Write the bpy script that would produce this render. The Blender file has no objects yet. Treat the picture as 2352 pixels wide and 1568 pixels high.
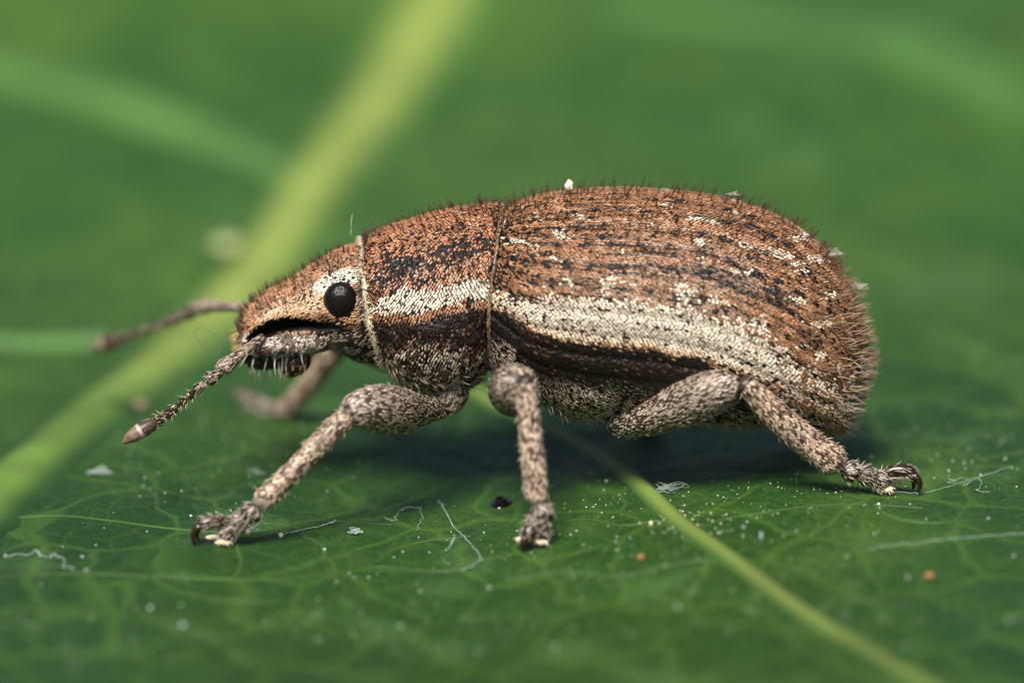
import bpy, math, random
import numpy as np

# ---------------------------------------------------------------- units: 1 unit = 1 mm
random.seed(7)
rng = np.random.default_rng(11)
scene = bpy.context.scene
scene.unit_settings.system = 'METRIC'
scene.unit_settings.scale_length = 0.001
col = scene.collection

# ---------------------------------------------------------------- camera
ELEV = math.radians(16.0)          # looking down on the leaf
DIST = 90.0                        # macro working distance, mm
WIDE = 9.586                       # field width in the focus region, mm
K = 2352.0 / WIDE                  # photo pixels (2352 wide copy) per mm
dvec = np.array([0, math.cos(ELEV), -math.sin(ELEV)])
uvec = np.array([0, math.sin(ELEV), math.cos(ELEV)])
xvec = np.array([1.0, 0, 0])
CAM = uvec * 1.398 - dvec * DIST
cam_data = bpy.data.cameras.new('camera')
cam = bpy.data.objects.new('camera', cam_data)
col.objects.link(cam)
cam.location = CAM
cam.rotation_euler = (math.pi / 2 - ELEV, 0, 0)
cam_data.sensor_fit = 'HORIZONTAL'
cam_data.sensor_width = 36.0
cam_data.lens = 36.0 * DIST / WIDE
cam_data.clip_start = 1.0
cam_data.clip_end = 2000.0
cam_data.dof.use_dof = True
cam_data.dof.focus_distance = DIST - 1.08
APERTURE = 3.5                     # entrance pupil diameter, mm
cam_data.dof.aperture_fstop = (cam_data.lens * 1e-3) / APERTURE
scene.camera = cam

# ---------------------------------------------------------------- light
SUN_TO = np.array([-0.18, -0.62, 1.0])          # direction towards the sun
SUN_TO = SUN_TO / np.linalg.norm(SUN_TO)
sun_el = math.asin(SUN_TO[2])
sun_az = math.atan2(SUN_TO[0], SUN_TO[1])
world = bpy.data.worlds.new('World')
scene.world = world
world.use_nodes = True
wn = world.node_tree
bg = wn.nodes['Background']
sky = wn.nodes.new('ShaderNodeTexSky')
sky.sky_type = 'NISHITA'
sky.sun_disc = False
sky.sun_elevation = sun_el
sky.sun_rotation = sun_az
wn.links.new(sky.outputs['Color'], bg.inputs['Color'])
bg.inputs['Strength'].default_value = 0.065
sky.air_density = 0.8
sky.dust_density = 3.0
sky.ozone_density = 0.4
sun_data = bpy.data.lights.new('sun', 'SUN')
sun_data.energy = 5.0
sun_data.angle = math.radians(26.0)
sun_data.color = (1.0, 0.95, 0.87)
sun = bpy.data.objects.new('sun', sun_data)
col.objects.link(sun)
from mathutils import Vector
sun.rotation_euler = Vector(SUN_TO).to_track_quat('Z', 'Y').to_euler()
sun.location = (-20, -40, 70)
scene.view_settings.view_transform = 'Standard'
scene.view_settings.look = 'None'
scene.view_settings.exposure = 0.38
scene.view_settings.gamma = 1.0


# ================================================================ helpers
def at(px, py, Y):
    """photo pixel (2352 wide copy) and a distance across the leaf -> point"""
    r = dvec * DIST + xvec * ((px - 1176) / K) + uvec * ((784 - py) / K)
    return CAM + r * ((Y - CAM[1]) / r[1])


def proj(P):
    P = np.asarray(P, float)
    rel = P - CAM
    dep = rel @ dvec
    return 1176 + rel[..., 0] * DIST / dep * K, 784 - (rel @ uvec) * DIST / dep * K


def near(P):
    Q = np.array(P, float)
    Q[..., 1] = -np.abs(Q[..., 1])
    return Q


def hash3(i, j, k, seed):
    n = np.sin(i * 127.1 + j * 311.7 + k * 74.7 + seed * 53.3) * 43758.5453
    return n - np.floor(n)


def noise(P, scale=1.0, seed=0):
    """smooth value noise 0..1"""
    Q = np.asarray(P, float) * scale
    if Q.shape[-1] == 2:
        Q = np.concatenate([Q, np.zeros(Q.shape[:-1] + (1,))], -1)
    f = np.floor(Q)
    w = Q - f
    w = w * w * (3 - 2 * w)
    i, j, k = f[..., 0], f[..., 1], f[..., 2]
    out = 0
    for a in (0, 1):
        for b in (0, 1):
            for c in (0, 1):
                ww = (w[..., 0] if a else 1 - w[..., 0]) * (w[..., 1] if b else 1 - w[..., 1]) * (w[..., 2] if c else 1 - w[..., 2])
                out = out + ww * hash3(i + a, j + b, k + c, seed)
    return out


def sstep(a, b, x):
    t = np.clip((x - a) / (b - a), 0, 1)
    return t * t * (3 - 2 * t)


def spline(rows, n):
    """Catmull-Rom through rows (m,k) -> (n,k)"""
    R = np.asarray(rows, float)
    m = len(R)
    E = np.vstack([2 * R[0] - R[1], R, 2 * R[-1] - R[-2]])
    t = np.linspace(0, m - 1 - 1e-9, n)
    i = np.floor(t).astype(int)
    f = (t - i)[:, None]
    p0, p1, p2, p3 = E[i], E[i + 1], E[i + 2], E[i + 3]
    return 0.5 * (2 * p1 + (p2 - p0) * f + (2 * p0 - 5 * p1 + 4 * p2 - p3) * f ** 2 + (3 * p1 - p0 - 3 * p2 + p3) * f ** 3)


def unit(v):
    return v / np.maximum(np.linalg.norm(v, axis=-1, keepdims=True), 1e-12)


def mesh_object(name, V, F, mat, parent=None, C=None, smooth=True, kind=None):
    """V (n,3), F (m,3) or (m,4) or list of such arrays, C (n,3) colours"""
    me = bpy.data.meshes.new(name)
    V = np.asarray(V, np.float32)
    Fs = F if isinstance(F, list) else [F]
    Fs = [np.asarray(f, np.int32) for f in Fs if len(f)]
    me.vertices.add(len(V))
    me.vertices.foreach_set('co', V.ravel())
    nl = sum(f.size for f in Fs)
    npoly = sum(len(f) for f in Fs)
    me.loops.add(nl)
    me.loops.foreach_set('vertex_index', np.concatenate([f.ravel() for f in Fs]))
    me.polygons.add(npoly)
    tot = np.concatenate([np.full(len(f), f.shape[1], np.int32) for f in Fs])
    me.polygons.foreach_set('loop_start', np.concatenate([[0], np.cumsum(tot)[:-1]]).astype(np.int32))
    if smooth:
        me.polygons.foreach_set('use_smooth', np.ones(npoly, bool))
    me.update(calc_edges=True)
    me.validate()
    if C is not None:
        a = me.attributes.new('Col', 'FLOAT_COLOR', 'POINT')
        cc = np.ones((len(V), 4), np.float32)
        cc[:, :3] = C
        a.data.foreach_set('color', cc.ravel())
    me.materials.append(mat)
    o = bpy.data.objects.new(name, me)
    col.objects.link(o)
    if parent is not None:
        o.parent = parent
    if kind:
        o['kind'] = kind
    return o


def empty(name, loc=(0, 0, 0), parent=None):
    o = bpy.data.objects.new(name, None)
    col.objects.link(o)
    o.location = loc
    o.empty_display_size = 0.3
    if parent is not None:
        o.parent = parent
    return o


def tag(o, label, cat, group=None, kind=None):
    o['label'] = label
    o['category'] = cat
    if group:
        o['group'] = group
    if kind:
        o['kind'] = kind
    return o


def grid_faces(nu, nt, closed):
    i = np.arange(nu - 1)[:, None]
    j = np.arange(nt if closed else nt - 1)[None, :]
    j2 = (j + 1) % nt if closed else j + 1
    return np.stack(np.broadcast_arrays(i * nt + j, i * nt + j2, (i + 1) * nt + j2, (i + 1) * nt + j), -1).reshape(-1, 4)


class Surf:
    """a surface held as a table G[nu, nt+1] (last column repeats the first when closed)"""

    def __init__(self, G, closed=True):
        self.G = G
        self.closed = closed
        du = np.gradient(G, axis=0)
        if closed:
            Gp = np.concatenate([G[:, -2:-1], G, G[:, 1:2]], 1)
            dt = (Gp[:, 2:] - Gp[:, :-2]) / 2
        else:
            dt = np.gradient(G, axis=1)
        N = unit(np.cross(dt, du))
        if closed:
            cen = G[:, :-1].mean(1, keepdims=True)
            if ((G - cen) * N).sum(-1).mean() < 0:
                N = -N
        else:
            cen = G.mean((0, 1)) * np.array([1, 0, 1.0])
            if ((G - cen) * N).sum(-1).mean() < 0:
                N = -N
        self.N = N
        self.TU = unit(du)

    def lookup(self, T, u, t):
        nu, nt = T.shape[:2]
        x = np.clip(u, 0, 1) * (nu - 1)
        y = np.clip(t, 0, 1) * (nt - 1)
        i = np.minimum(x.astype(int), nu - 2)
        j = np.minimum(y.astype(int), nt - 2)
        a = (x - i)[:, None]
        b = (y - j)[:, None]
        return (T[i, j] * (1 - a) + T[i + 1, j] * a) * (1 - b) + (T[i, j + 1] * (1 - a) + T[i + 1, j + 1] * a) * b

    def eval(self, u, t):
        return self.lookup(self.G, u, t), unit(self.lookup(self.N, u, t)), unit(self.lookup(self.TU, u, t))

    def mesh(self, name, mat, parent=None, C=None, caps=True, smooth=True):
        G = self.G[:, :-1] if self.closed else self.G
        nu, nt = G.shape[:2]
        V = G.reshape(-1, 3)
        Fs = [grid_faces(nu, nt, self.closed)]
        if caps and self.closed:
            V = np.vstack([V, G[0].mean(0), G[-1].mean(0)])
            a, b = nu * nt, nu * nt + 1
            j = np.arange(nt)
            j2 = (j + 1) % nt
            Fs.append(np.stack([np.full(nt, a), j2, j], -1))
            Fs.append(np.stack([np.full(nt, b), (nu - 1) * nt + j, (nu - 1) * nt + j2], -1))
        if C is None:
            return mesh_object(name, V, Fs, mat, parent, smooth=smooth)
        return mesh_object(name, V, Fs, mat, parent, C=C(V), smooth=smooth)

    def samples(self, step_u, step_t, jit=0.16):
        """lengthwise rows of (u,t), staggered, roughly step_u x step_t mm apart"""
        G = self.G
        nu, nt1 = G.shape[:2]
        ring = np.linalg.norm(np.diff(G, axis=1), axis=-1).sum(1)
        ncol = max(4, int(ring.max() / step_t))
        U, T = [], []
        for j in range(ncol):
            t = (j + 0.5) / ncol
            y = t * (nt1 - 1)
            k = min(int(y), nt1 - 2)
            line = G[:, k] * (1 - (y - k)) + G[:, k + 1] * (y - k)
            arc = np.concatenate([[0], np.cumsum(np.linalg.norm(np.diff(line, axis=0), axis=-1))])
            m = int(arc[-1] / step_u)
            if m < 2:
                continue
            sp = (np.arange(m) + 0.5 * (j % 2) + 0.25 + 0.35 * math.sin(j * 12.9) + rng.uniform(-jit, jit, m)) * (arc[-1] / m)
            sp = np.clip(sp, 0, arc[-1])
            u = np.interp(sp, arc, np.linspace(0, 1, nu))
            wid = np.interp(u, np.linspace(0, 1, nu), ring) / ncol / step_t
            ok = rng.random(m) < np.clip(wid * 1.15, 0.05, 1)
            U.append(u[ok])
            T.append(np.mod(t + (rng.uniform(-jit, jit, m) + 0.9 * (noise(np.stack([sp * 5, np.full(m, 0.21 * j)], 1), 1.0, 7) - 0.5))[ok] / ncol, 1.0) if self.closed
                     else np.clip(t + rng.uniform(-jit, jit, m)[ok] / ncol, 0, 1))
        if not U:
            return np.zeros(0), np.zeros(0)
        return np.concatenate(U), np.concatenate(T)


class Soup:
    """collects scales and hairs into one mesh"""

    def __init__(self):
        self.V, self.F, self.C, self.n = [], [], [], 0

    def add(self, V, F, C):
        self.V.append(V)
        self.F.append(F + self.n)
        self.C.append(C)
        self.n += len(V)

    def scales(self, P, N, T, L, W, C, tilt=0.18, yaw=0.25, lift=0.004, tsd=0.15):
        n = len(P)
        if n == 0:
            return
        a = rng.normal(0, yaw, n)[:, None]
        S = unit(np.cross(N, T))
        T2 = T * np.cos(a) + S * np.sin(a)
        b = np.abs(rng.normal(tilt, tsd, n))[:, None]
        r = rng.normal(0, 0.12, n)[:, None]
        T3 = unit(T2 * np.cos(b) + N * np.sin(b))
        S3 = unit(np.cross(N, T3))
        N3 = unit(np.cross(T3, S3))
        S3 = unit(S3 * np.cos(r) + N3 * np.sin(r))
        N3 = unit(np.cross(T3, S3))
        L = (np.ones(n) * L * rng.uniform(0.8, 1.2, n))[:, None]
        W = (np.ones(n) * W * rng.uniform(0.8, 1.2, n))[:, None]
        O = P + N * lift
        prof = [(-0.5, 0, -0.12), (-0.15, 0.5, -0.10), (0.28, 0.42, -0.06), (0.5, 0, 0.0), (0.28, -0.42, -0.06), (-0.15, -0.5, -0.10), (0.05, 0, 0.16)]
        V = np.stack([O + T3 * (L * p) + S3 * (W * q) + N3 * (W * h) for p, q, h in prof], 1).reshape(-1, 3)
        tri = np.array([[6, k, (k + 1) % 6] for k in range(6)])[:, ::-1]
        F = (np.arange(n)[:, None, None] * 7 + tri[None]).reshape(-1, 3)
        self.add(V, F, np.repeat(C, 7, 0))

    def hairs(self, P, D, L, R, C, bend=None):
        n = len(P)
        if n == 0:
            return
        D = unit(D)
        L = (np.ones(n) * L)[:, None]
        R = (np.ones(n) * R)[:, None]
        ref = np.where(np.abs(D[:, 2:3]) > 0.9, np.array([[1.0, 0, 0]]), np.array([[0, 0, 1.0]]))
        A = unit(np.cross(D, ref))
        B = np.cross(D, A)
        if bend is None:
            bend = A * rng.normal(0, 0.12, (n, 1)) + B * rng.normal(0, 0.12, (n, 1))
        rings = []
        for f, rr in ((-0.06, 1.0), (0.5, 0.8), (1.0, 0.25)):
            c = P + D * (L * f) + bend * L * f * f
            for k in range(3):
                an = k * 2 * math.pi / 3
                rings.append(c + (A * math.cos(an) + B * math.sin(an)) * R * rr)
        V = np.stack(rings, 1).reshape(-1, 3)
        q = []
        for s in (0, 3):
            for k in range(3):
                k2 = (k + 1) % 3
                q += [[s + k, s + k2, s + 3 + k2], [s + k, s + 3 + k2, s + 3 + k]]
        q += [[6, 7, 8]]
        F = (np.arange(n)[:, None, None] * 9 + np.array(q)[None]).reshape(-1, 3)
        self.add(V, F, np.repeat(C, 9, 0))

    def build(self, name, mat, parent, kind='stuff', smooth=False):
        if not self.V:
            return None
        return mesh_object(name, np.vstack(self.V), np.vstack(self.F), mat, parent, C=np.vstack(self.C), smooth=smooth, kind=kind)


def limb_surf(pts, rad, nu=40, nt=24, flat=1.0, round_ends=True):
    """tapered limb through 3D points with radii (mm)"""
    rows = np.concatenate([np.asarray(pts, float), np.asarray(rad, float)[:, None]], 1)
    S = spline(rows, nu)
    c, r = S[:, :3], np.maximum(S[:, 3], 0.002)
    T = unit(np.gradient(c, axis=0))
    if round_ends:
        seg = np.concatenate([[0], np.cumsum(np.linalg.norm(np.diff(c, axis=0), axis=1))])
        for e, d in ((0, seg), (1, seg[-1] - seg)):
            rr = r[0] if e == 0 else r[-1]
            f = np.clip(d / max(rr, 1e-6), 0, 1)
            r = np.where(d < rr, r * np.sqrt(np.clip(1 - (1 - f) ** 2, 0.02, 1)), r)
    A = unit(np.cross(T, np.array([0, 1.0, 0.05])))
    B = np.cross(T, A)
    th = np.linspace(0, 2 * math.pi, nt + 1)
    G = c[:, None] + (A[:, None] * np.cos(th)[None, :, None] + B[:, None] * flat * np.sin(th)[None, :, None]) * r[:, None, None]
    return Surf(G, True)


def ellipsoid(c, rx, ry, rz, nu=28, nt=40, tilt=0.0):
    ph = np.linspace(0.02, math.pi - 0.02, nu)
    th = np.linspace(0, 2 * math.pi, nt + 1)
    G = np.stack(np.broadcast_arrays(rx * np.sin(ph)[:, None] * np.cos(th), ry * np.sin(ph)[:, None] * np.sin(th), rz * np.cos(ph)[:, None] * np.ones_like(th)), -1)
    ca, sa = math.cos(tilt), math.sin(tilt)
    G = np.stack([G[..., 0] * ca - G[..., 2] * sa, G[..., 1], G[..., 0] * sa + G[..., 2] * ca], -1)
    return Surf(G + np.asarray(c), True)


def dress(soup, hsoup, sf, base, dark, dark_share=0.3, L=0.046, W=0.0115, step=(0.036, 0.0195), hair_n=60, hair_len=(0.05, 0.09), hair_c=(0.60, 0.54, 0.45), rng_u=(0.02, 0.98), seed=0, keep=0.9, patch=0.0, hair_lift=0.7):
    u, t = sf.samples(*step)
    if len(u):
        P, N, T = sf.eval(u, t)
        n1, n2 = noise(P, 10, 60 + seed), noise(P, 26, 70 + seed)
        C = np.array(base) * (0.7 + 0.6 * n1)[:, None]
        C = np.where(((rng.random(len(P)) < dark_share) | ((n2 < 0.36) & (rng.random(len(P)) < patch)))[:, None], np.array(dark), C)
        C = np.clip(C * rng.uniform(0.7, 1.25, (len(P), 1)), 0.004, 0.9)
        k = (rng.random(len(P)) < keep) & (u > rng_u[0]) & (u < rng_u[1])
        soup.scales(P[k], N[k], T[k], L, W, C[k], tilt=0.06, yaw=0.13, lift=0.003, tsd=0.06)
    if hair_n:
        uu, tv = rng.uniform(0.05, 0.97, hair_n), rng.random(hair_n)
        P, N, T = sf.eval(uu, tv)
        hsoup.hairs(P, N * hair_lift + T, rng.uniform(*hair_len, hair_n), 0.0038, np.array([hair_c]) * rng.uniform(0.6, 1.2, (hair_n, 1)))


# ================================================================ materials
def new_mat(name):
    m = bpy.data.materials.new(name)
    m.use_nodes = True
    return m, m.node_tree.nodes, m.node_tree.links, m.node_tree.nodes['Principled BSDF']


def attr_mat(name, rough, spec, metal=0.0, coat=0.0):
    m, n, l, p = new_mat(name)
    a = n.new('ShaderNodeAttribute')
    a.attribute_name = 'Col'
    l.new(a.outputs['Color'], p.inputs['Base Color'])
    p.inputs['Roughness'].default_value = rough
    p.inputs['Specular IOR Level'].default_value = spec
    p.inputs['Metallic'].default_value = metal
    p.inputs['Coat Weight'].default_value = coat
    p.inputs['Coat Roughness'].default_value = 0.2
    return m


def plain_mat(name, c, rough=0.5, spec=0.5, bump=0.0, bscale=60.0, var=0.0):
    m, n, l, p = new_mat(name)
    p.inputs['Base Color'].default_value = (*c, 1)
    p.inputs['Roughness'].default_value = rough
    p.inputs['Specular IOR Level'].default_value = spec
    tc = n.new('ShaderNodeTexCoord')
    nz = n.new('ShaderNodeTexNoise')
    nz.inputs['Scale'].default_value = bscale
    nz.inputs['Detail'].default_value = 4
    l.new(tc.outputs['Object'], nz.inputs['Vector'])
    if bump:
        b = n.new('ShaderNodeBump')
        b.inputs['Strength'].default_value = 1.0
        b.inputs['Distance'].default_value = bump
        l.new(nz.outputs['Fac'], b.inputs['Height'])
        l.new(b.outputs['Normal'], p.inputs['Normal'])
    if var:
        mx = n.new('ShaderNodeMix')
        mx.data_type = 'RGBA'
        mx.inputs['A'].default_value = (*[x * (1 - var) for x in c], 1)
        mx.inputs['B'].default_value = (*[min(1, x * (1 + var)) for x in c], 1)
        l.new(nz.outputs['Fac'], mx.inputs['Factor'])
        l.new(mx.outputs['Result'], p.inputs['Base Color'])
    return m


M_scale = attr_mat('weevil_scale', 0.36, 0.38)
M_hair = attr_mat('weevil_bristle', 0.4, 0.4)
M_cuticle = plain_mat('black_cuticle', (0.009, 0.007, 0.006), 0.17, 0.32, bump=0.030, bscale=34, var=0.3)
M_leg = plain_mat('leg_cuticle', (0.030, 0.019, 0.013), 0.34, 0.5, bump=0.006, bscale=60, var=0.4)
M_claw = plain_mat('claw_horn', (0.022, 0.010, 0.006), 0.18, 0.6, bump=0.002, bscale=50, var=0.4)
M_pad = plain_mat('toe_pad', (0.78, 0.66, 0.46), 0.6, 0.3, bump=0.006, bscale=140, var=0.2)
M_club = plain_mat('antenna_club', (0.34, 0.23, 0.17), 0.6, 0.3, bump=0.008, bscale=90, var=0.45)

# compound eye: black, thousands of facets as fine relief
M_eye, _n, _l, _p = new_mat('compound_eye')
_p.inputs['Base Color'].default_value = (0.006, 0.0045, 0.004, 1)
_p.inputs['Roughness'].default_value = 0.2
_p.inputs['Specular IOR Level'].default_value = 0.3
_tc = _n.new('ShaderNodeTexCoord')
_v = _n.new('ShaderNodeTexVoronoi')
_v.inputs['Scale'].default_value = 72
_v.inputs['Randomness'].default_value = 0.25
_l.new(_tc.outputs['Object'], _v.inputs['Vector'])
_b = _n.new('ShaderNodeBump')
_b.invert = True
_b.inputs['Distance'].default_value = 0.0035
_l.new(_v.outputs['Distance'], _b.inputs['Height'])
_l.new(_b.outputs['Normal'], _p.inputs['Normal'])


def leaf_material():
    m, n, l, p = new_mat('leaf_blade')

    def N(t, **kw):
        x = n.new(t)
        for k, v in kw.items():
            setattr(x, k, v)
        return x

    def math_(op, a, b=None, c=None):
        x = N('ShaderNodeMath', operation=op)
        for i, s in enumerate((a, b, c)):
            if s is None:
                continue
            if isinstance(s, (int, float)):
                x.inputs[i].default_value = s
            else:
                l.new(s, x.inputs[i])
        return x.outputs[0]

    def ramp(fac, a, b):
        x = N('ShaderNodeMapRange', interpolation_type='SMOOTHSTEP')
        l.new(fac, x.inputs['Value'])
        x.inputs['From Min'].default_value = a
        x.inputs['From Max'].default_value = b
        return x.outputs[0]

    def mix(f, a, b):
        x = N('ShaderNodeMix', data_type='RGBA')
        if isinstance(f, (int, float)):
            x.inputs['Factor'].default_value = f
        else:
            l.new(f, x.inputs['Factor'])
        for s, nm in ((a, 'A'), (b, 'B')):
            if isinstance(s, tuple):
                x.inputs[nm].default_value = (*s, 1)
            else:
                l.new(s, x.inputs[nm])
        return x.outputs['Result']

    tc = N('ShaderNodeTexCoord').outputs['Object']

    def noise_(scale, detail=3, rough=0.5, vec=None):
        x = N('ShaderNodeTexNoise')
        x.inputs['Scale'].default_value = scale
        x.inputs['Detail'].default_value = detail
        x.inputs['Roughness'].default_value = rough
        l.new(vec if vec is not None else tc, x.inputs['Vector'])
        return x

    warp = noise_(0.9, 3)
    wv = N('ShaderNodeVectorMath', operation='MULTIPLY_ADD')
    l.new(warp.outputs['Color'], wv.inputs[0])
    wv.inputs[1].default_value = (0.9, 0.9, 0)
    l.new(tc, wv.inputs[2])
    flat = N('ShaderNodeVectorMath', operation='MULTIPLY')
    l.new(wv.outputs[0], flat.inputs[0])
    flat.inputs[1].default_value = (1, 0.8, 0)

    def vor(scale):
        x = N('ShaderNodeTexVoronoi', feature='DISTANCE_TO_EDGE')
        x.inputs['Scale'].default_value = scale
        l.new(flat.outputs[0], x.inputs['Vector'])
        return x.outputs['Distance']

    v1, v2 = vor(1.05), vor(3.1)
    e1 = math_('SUBTRACT', 1.0, ramp(v1, 0.0, 0.055))
    e2 = math_('SUBTRACT', 1.0, ramp(v2, 0.0, 0.075))
    edge = math_('MAXIMUM', math_('MULTIPLY', e1, 0.75), math_('MULTIPLY', e2, 0.32))
    big = noise_(0.16, 3, 0.55).outputs['Fac']
    mid = noise_(0.42, 4, 0.6).outputs['Fac']
    fine = noise_(14, 3, 0.6).outputs['Fac']
    sep = N('ShaderNodeSeparateXYZ')
    l.new(tc, sep.inputs[0])
    along = ramp(math_('ADD', sep.outputs['Y'], math_('MULTIPLY', big, 6.0)), 2.0, 13.0)
    dark = mix(ramp(big, 0.38, 0.66), (0.011, 0.040, 0.005), (0.022, 0.063, 0.008))
    lite = mix(ramp(big, 0.38, 0.66), (0.028, 0.086, 0.012), (0.056, 0.126, 0.022))
    base = mix(along, dark, lite)  # near blade darker, far blade lighter: shading put into the green
    base = mix(math_('MULTIPLY', ramp(mid, 0.50, 0.74), 0.5), base, (0.090, 0.175, 0.024))
    blot = noise_(0.55, 5, 0.7).outputs['Fac']
    base = mix(math_('MULTIPLY', ramp(blot, 0.52, 0.66), 0.55), base, (0.015, 0.058, 0.012))
    base = mix(math_('MULTIPLY', ramp(blot, 0.48, 0.34), 0.42), base, (0.095, 0.190, 0.060))
    base = mix(math_('MULTIPLY', ramp(fine, 0.35, 0.75), 0.25), base, (0.026, 0.075, 0.020))
    cell = N('ShaderNodeTexVoronoi')
    cell.inputs['Scale'].default_value = 20
    l.new(tc, cell.inputs['Vector'])
    base = mix(math_('MULTIPLY', ramp(cell.outputs['Distance'], 0.15, 0.75), 0.5), base, (0.006, 0.028, 0.006))
    base = mix(math_('MULTIPLY', edge, 0.46), base, (0.075, 0.155, 0.022))
    l.new(base, p.inputs['Base Color'])
    p.inputs['Roughness'].default_value = 0.46
    rr = ramp(mid, 0.3, 0.7)
    l.new(math_('MULTIPLY_ADD', rr, 0.14, 0.40), p.inputs['Roughness'])
    p.inputs['Specular IOR Level'].default_value = 0.26
    # relief: sunken small veins, puffed cells, epidermis grain
    puff = math_('MULTIPLY', ramp(v2, 0.0, 0.35), 0.35)
    hgt = math_('ADD', math_('MULTIPLY', ramp(v1, 0.0, 0.28), 0.8), puff)
    b1 = N('ShaderNodeBump')
    b1.inputs['Distance'].default_value = 0.075
    b1.inputs['Strength'].default_value = 0.5
    l.new(hgt, b1.inputs['Height'])
    grain = N('ShaderNodeTexVoronoi')
    grain.inputs['Scale'].default_value = 26
    l.new(tc, grain.inputs['Vector'])
    b2 = N('ShaderNodeBump')
    b2.inputs['Distance'].default_value = 0.016
    b2.inputs['Strength'].default_value = 0.6
    l.new(grain.outputs['Distance'], b2.inputs['Height'])
    l.new(b1.outputs[0], b2.inputs['Normal'])
    l.new(b2.outputs[0], p.inputs['Normal'])
    return m


M_leaf = leaf_material()
M_vein = attr_mat('leaf_vein', 0.5, 0.35)
M_dust = attr_mat('leaf_dust', 0.7, 0.3)
M_silk = plain_mat('silk', (0.30, 0.37, 0.33), 0.5, 0.4, var=0.3)
M_flake = plain_mat('pale_flake', (0.70, 0.62, 0.48), 0.7, 0.3, bump=0.01, bscale=60, var=0.25)
M_pollen = plain_mat('pollen_flake', (0.36, 0.40, 0.19), 0.7, 0.3, var=0.2)
M_grain = plain_mat('orange_grain', (0.30, 0.15, 0.05), 0.6, 0.3, bump=0.01, bscale=50, var=0.3)
M_tan = plain_mat('tan_flake', (0.26, 0.22, 0.12), 0.7, 0.3, var=0.2)
M_fuzz = plain_mat('grey_fuzz', (0.36, 0.34, 0.28), 0.6, 0.3, var=0.3)
M_drop = plain_mat('black_tar', (0.006, 0.004, 0.004), 0.10, 0.6, bump=0.004, bscale=18)

# ================================================================ leaf
FEET = [at(512, 1252, -1.75), at(447, 1254, -1.80), at(1203, 1264, -1.98), at(1245, 1246, -1.90),
        at(2036, 1132, -1.05), at(2110, 1134, -1.05), at(655, 962, 2.1), at(562, 915, 2.9),
        np.array([-1.2, 0.3, 0.0]), np.array([1.0, -4.5, -0.05]), np.array([-4.0, -4.5, -0.05]),
        np.array([4.5, -4.5, 0.05]), np.array([4.5, 3.5, 0.15]), np.array([-4.6, 0.5, 0.02]), np.array([1.5, 4.5, 0.1])]
FX = np.array([p[:2] for p in FEET])
FZ = np.array([p[2] for p in FEET])
SIG = 2.2


def _rbf(a, b):
    d2 = ((a[..., None, :] - b) ** 2).sum(-1)
    return np.exp(-d2 / (2 * SIG * SIG))


RW = np.linalg.solve(_rbf(FX, FX) + 1e-3 * np.eye(len(FX)), FZ)


def mid_x(y):
    return np.interp(y, [-40, -12, 0.0, 4.0, 8.1, 16.7, 55], [-14.0, -8.0, -4.80, -3.62, -2.42, -0.55, 7.0])


def leaf_h(x, y):
    P = np.stack([np.asarray(x, float), np.asarray(y, float)], -1)
    h = np.zeros(P.shape[:-1])
    for k in range(len(FX)):
        h = h + RW[k] * np.exp(-((P - FX[k]) ** 2).sum(-1) / (2 * SIG * SIG))
    far = np.clip(P[..., 1] - 4.0, 0, None)
    h = h + 0.0085 * far ** 2 * np.exp(-far / 60)
    amp = sstep(3.0, 8.0, P[..., 1]) + sstep(3.0, 8.0, -P[..., 1])
    h = h + amp * 0.55 * (noise(P, 0.22, 3) - 0.5)
    h = h + 0.035 * (noise(P, 0.9, 5) - 0.5) * (1 - amp)
    dm = np.abs(P[..., 0] - mid_x(P[..., 1]))
    h = h - 0.05 * np.exp(-(dm / 0.9) ** 2)
    return h


def at_leaf(px, py):
    Y = 0.0
    for _ in range(60):
        P = at(px, py, Y)
        e = P[2] - float(leaf_h(P[0], P[1]))
        Y = Y + e / math.tan(ELEV) * 0.8
        if abs(e) < 1e-4:
            break
    return at(px, py, Y)


def nonuni(a, b, step, lo, hi, grow=1.13):
    xs = list(np.arange(a, b + step / 2, step))
    s, x, left = step, a, []
    while x > lo:
        s *= grow
        x -= s
        left.append(max(x, lo))
    s, x, right = step, xs[-1], []
    while x < hi:
        s *= grow
        x += s
        right.append(min(x, hi))
    return np.array(left[::-1] + xs + right)


leaf = empty('leaf', (-2.0, 9.0, 0))
leaf.location = (0, 0, 0)
tag(leaf, 'large green leaf with a yellow-green midrib that the weevil stands on', 'leaf')
ys = nonuni(-6.5, 3.0, 0.05, -33.9, 51.9, 1.06)
av = nonuni(-0.10, 0.40, 0.0018, -1, 1, 1.10)
w = 28.0 * np.sqrt(np.clip(1 - ((ys - 9.0) / 43.0) ** 2, 0.0005, 1))
LX = mid_x(ys)[:, None] + av[None, :] * w[:, None]
LY = np.broadcast_to(ys[:, None], LX.shape)
LZ = leaf_h(LX, LY)
LG = np.stack([LX, LY, LZ], -1)
blade = mesh_object('blade', LG.reshape(-1, 3), grid_faces(len(ys), len(av), False), M_leaf, leaf)
so = blade.modifiers.new('thickness', 'SOLIDIFY')
so.thickness = 0.22
so.offset = -1


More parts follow.
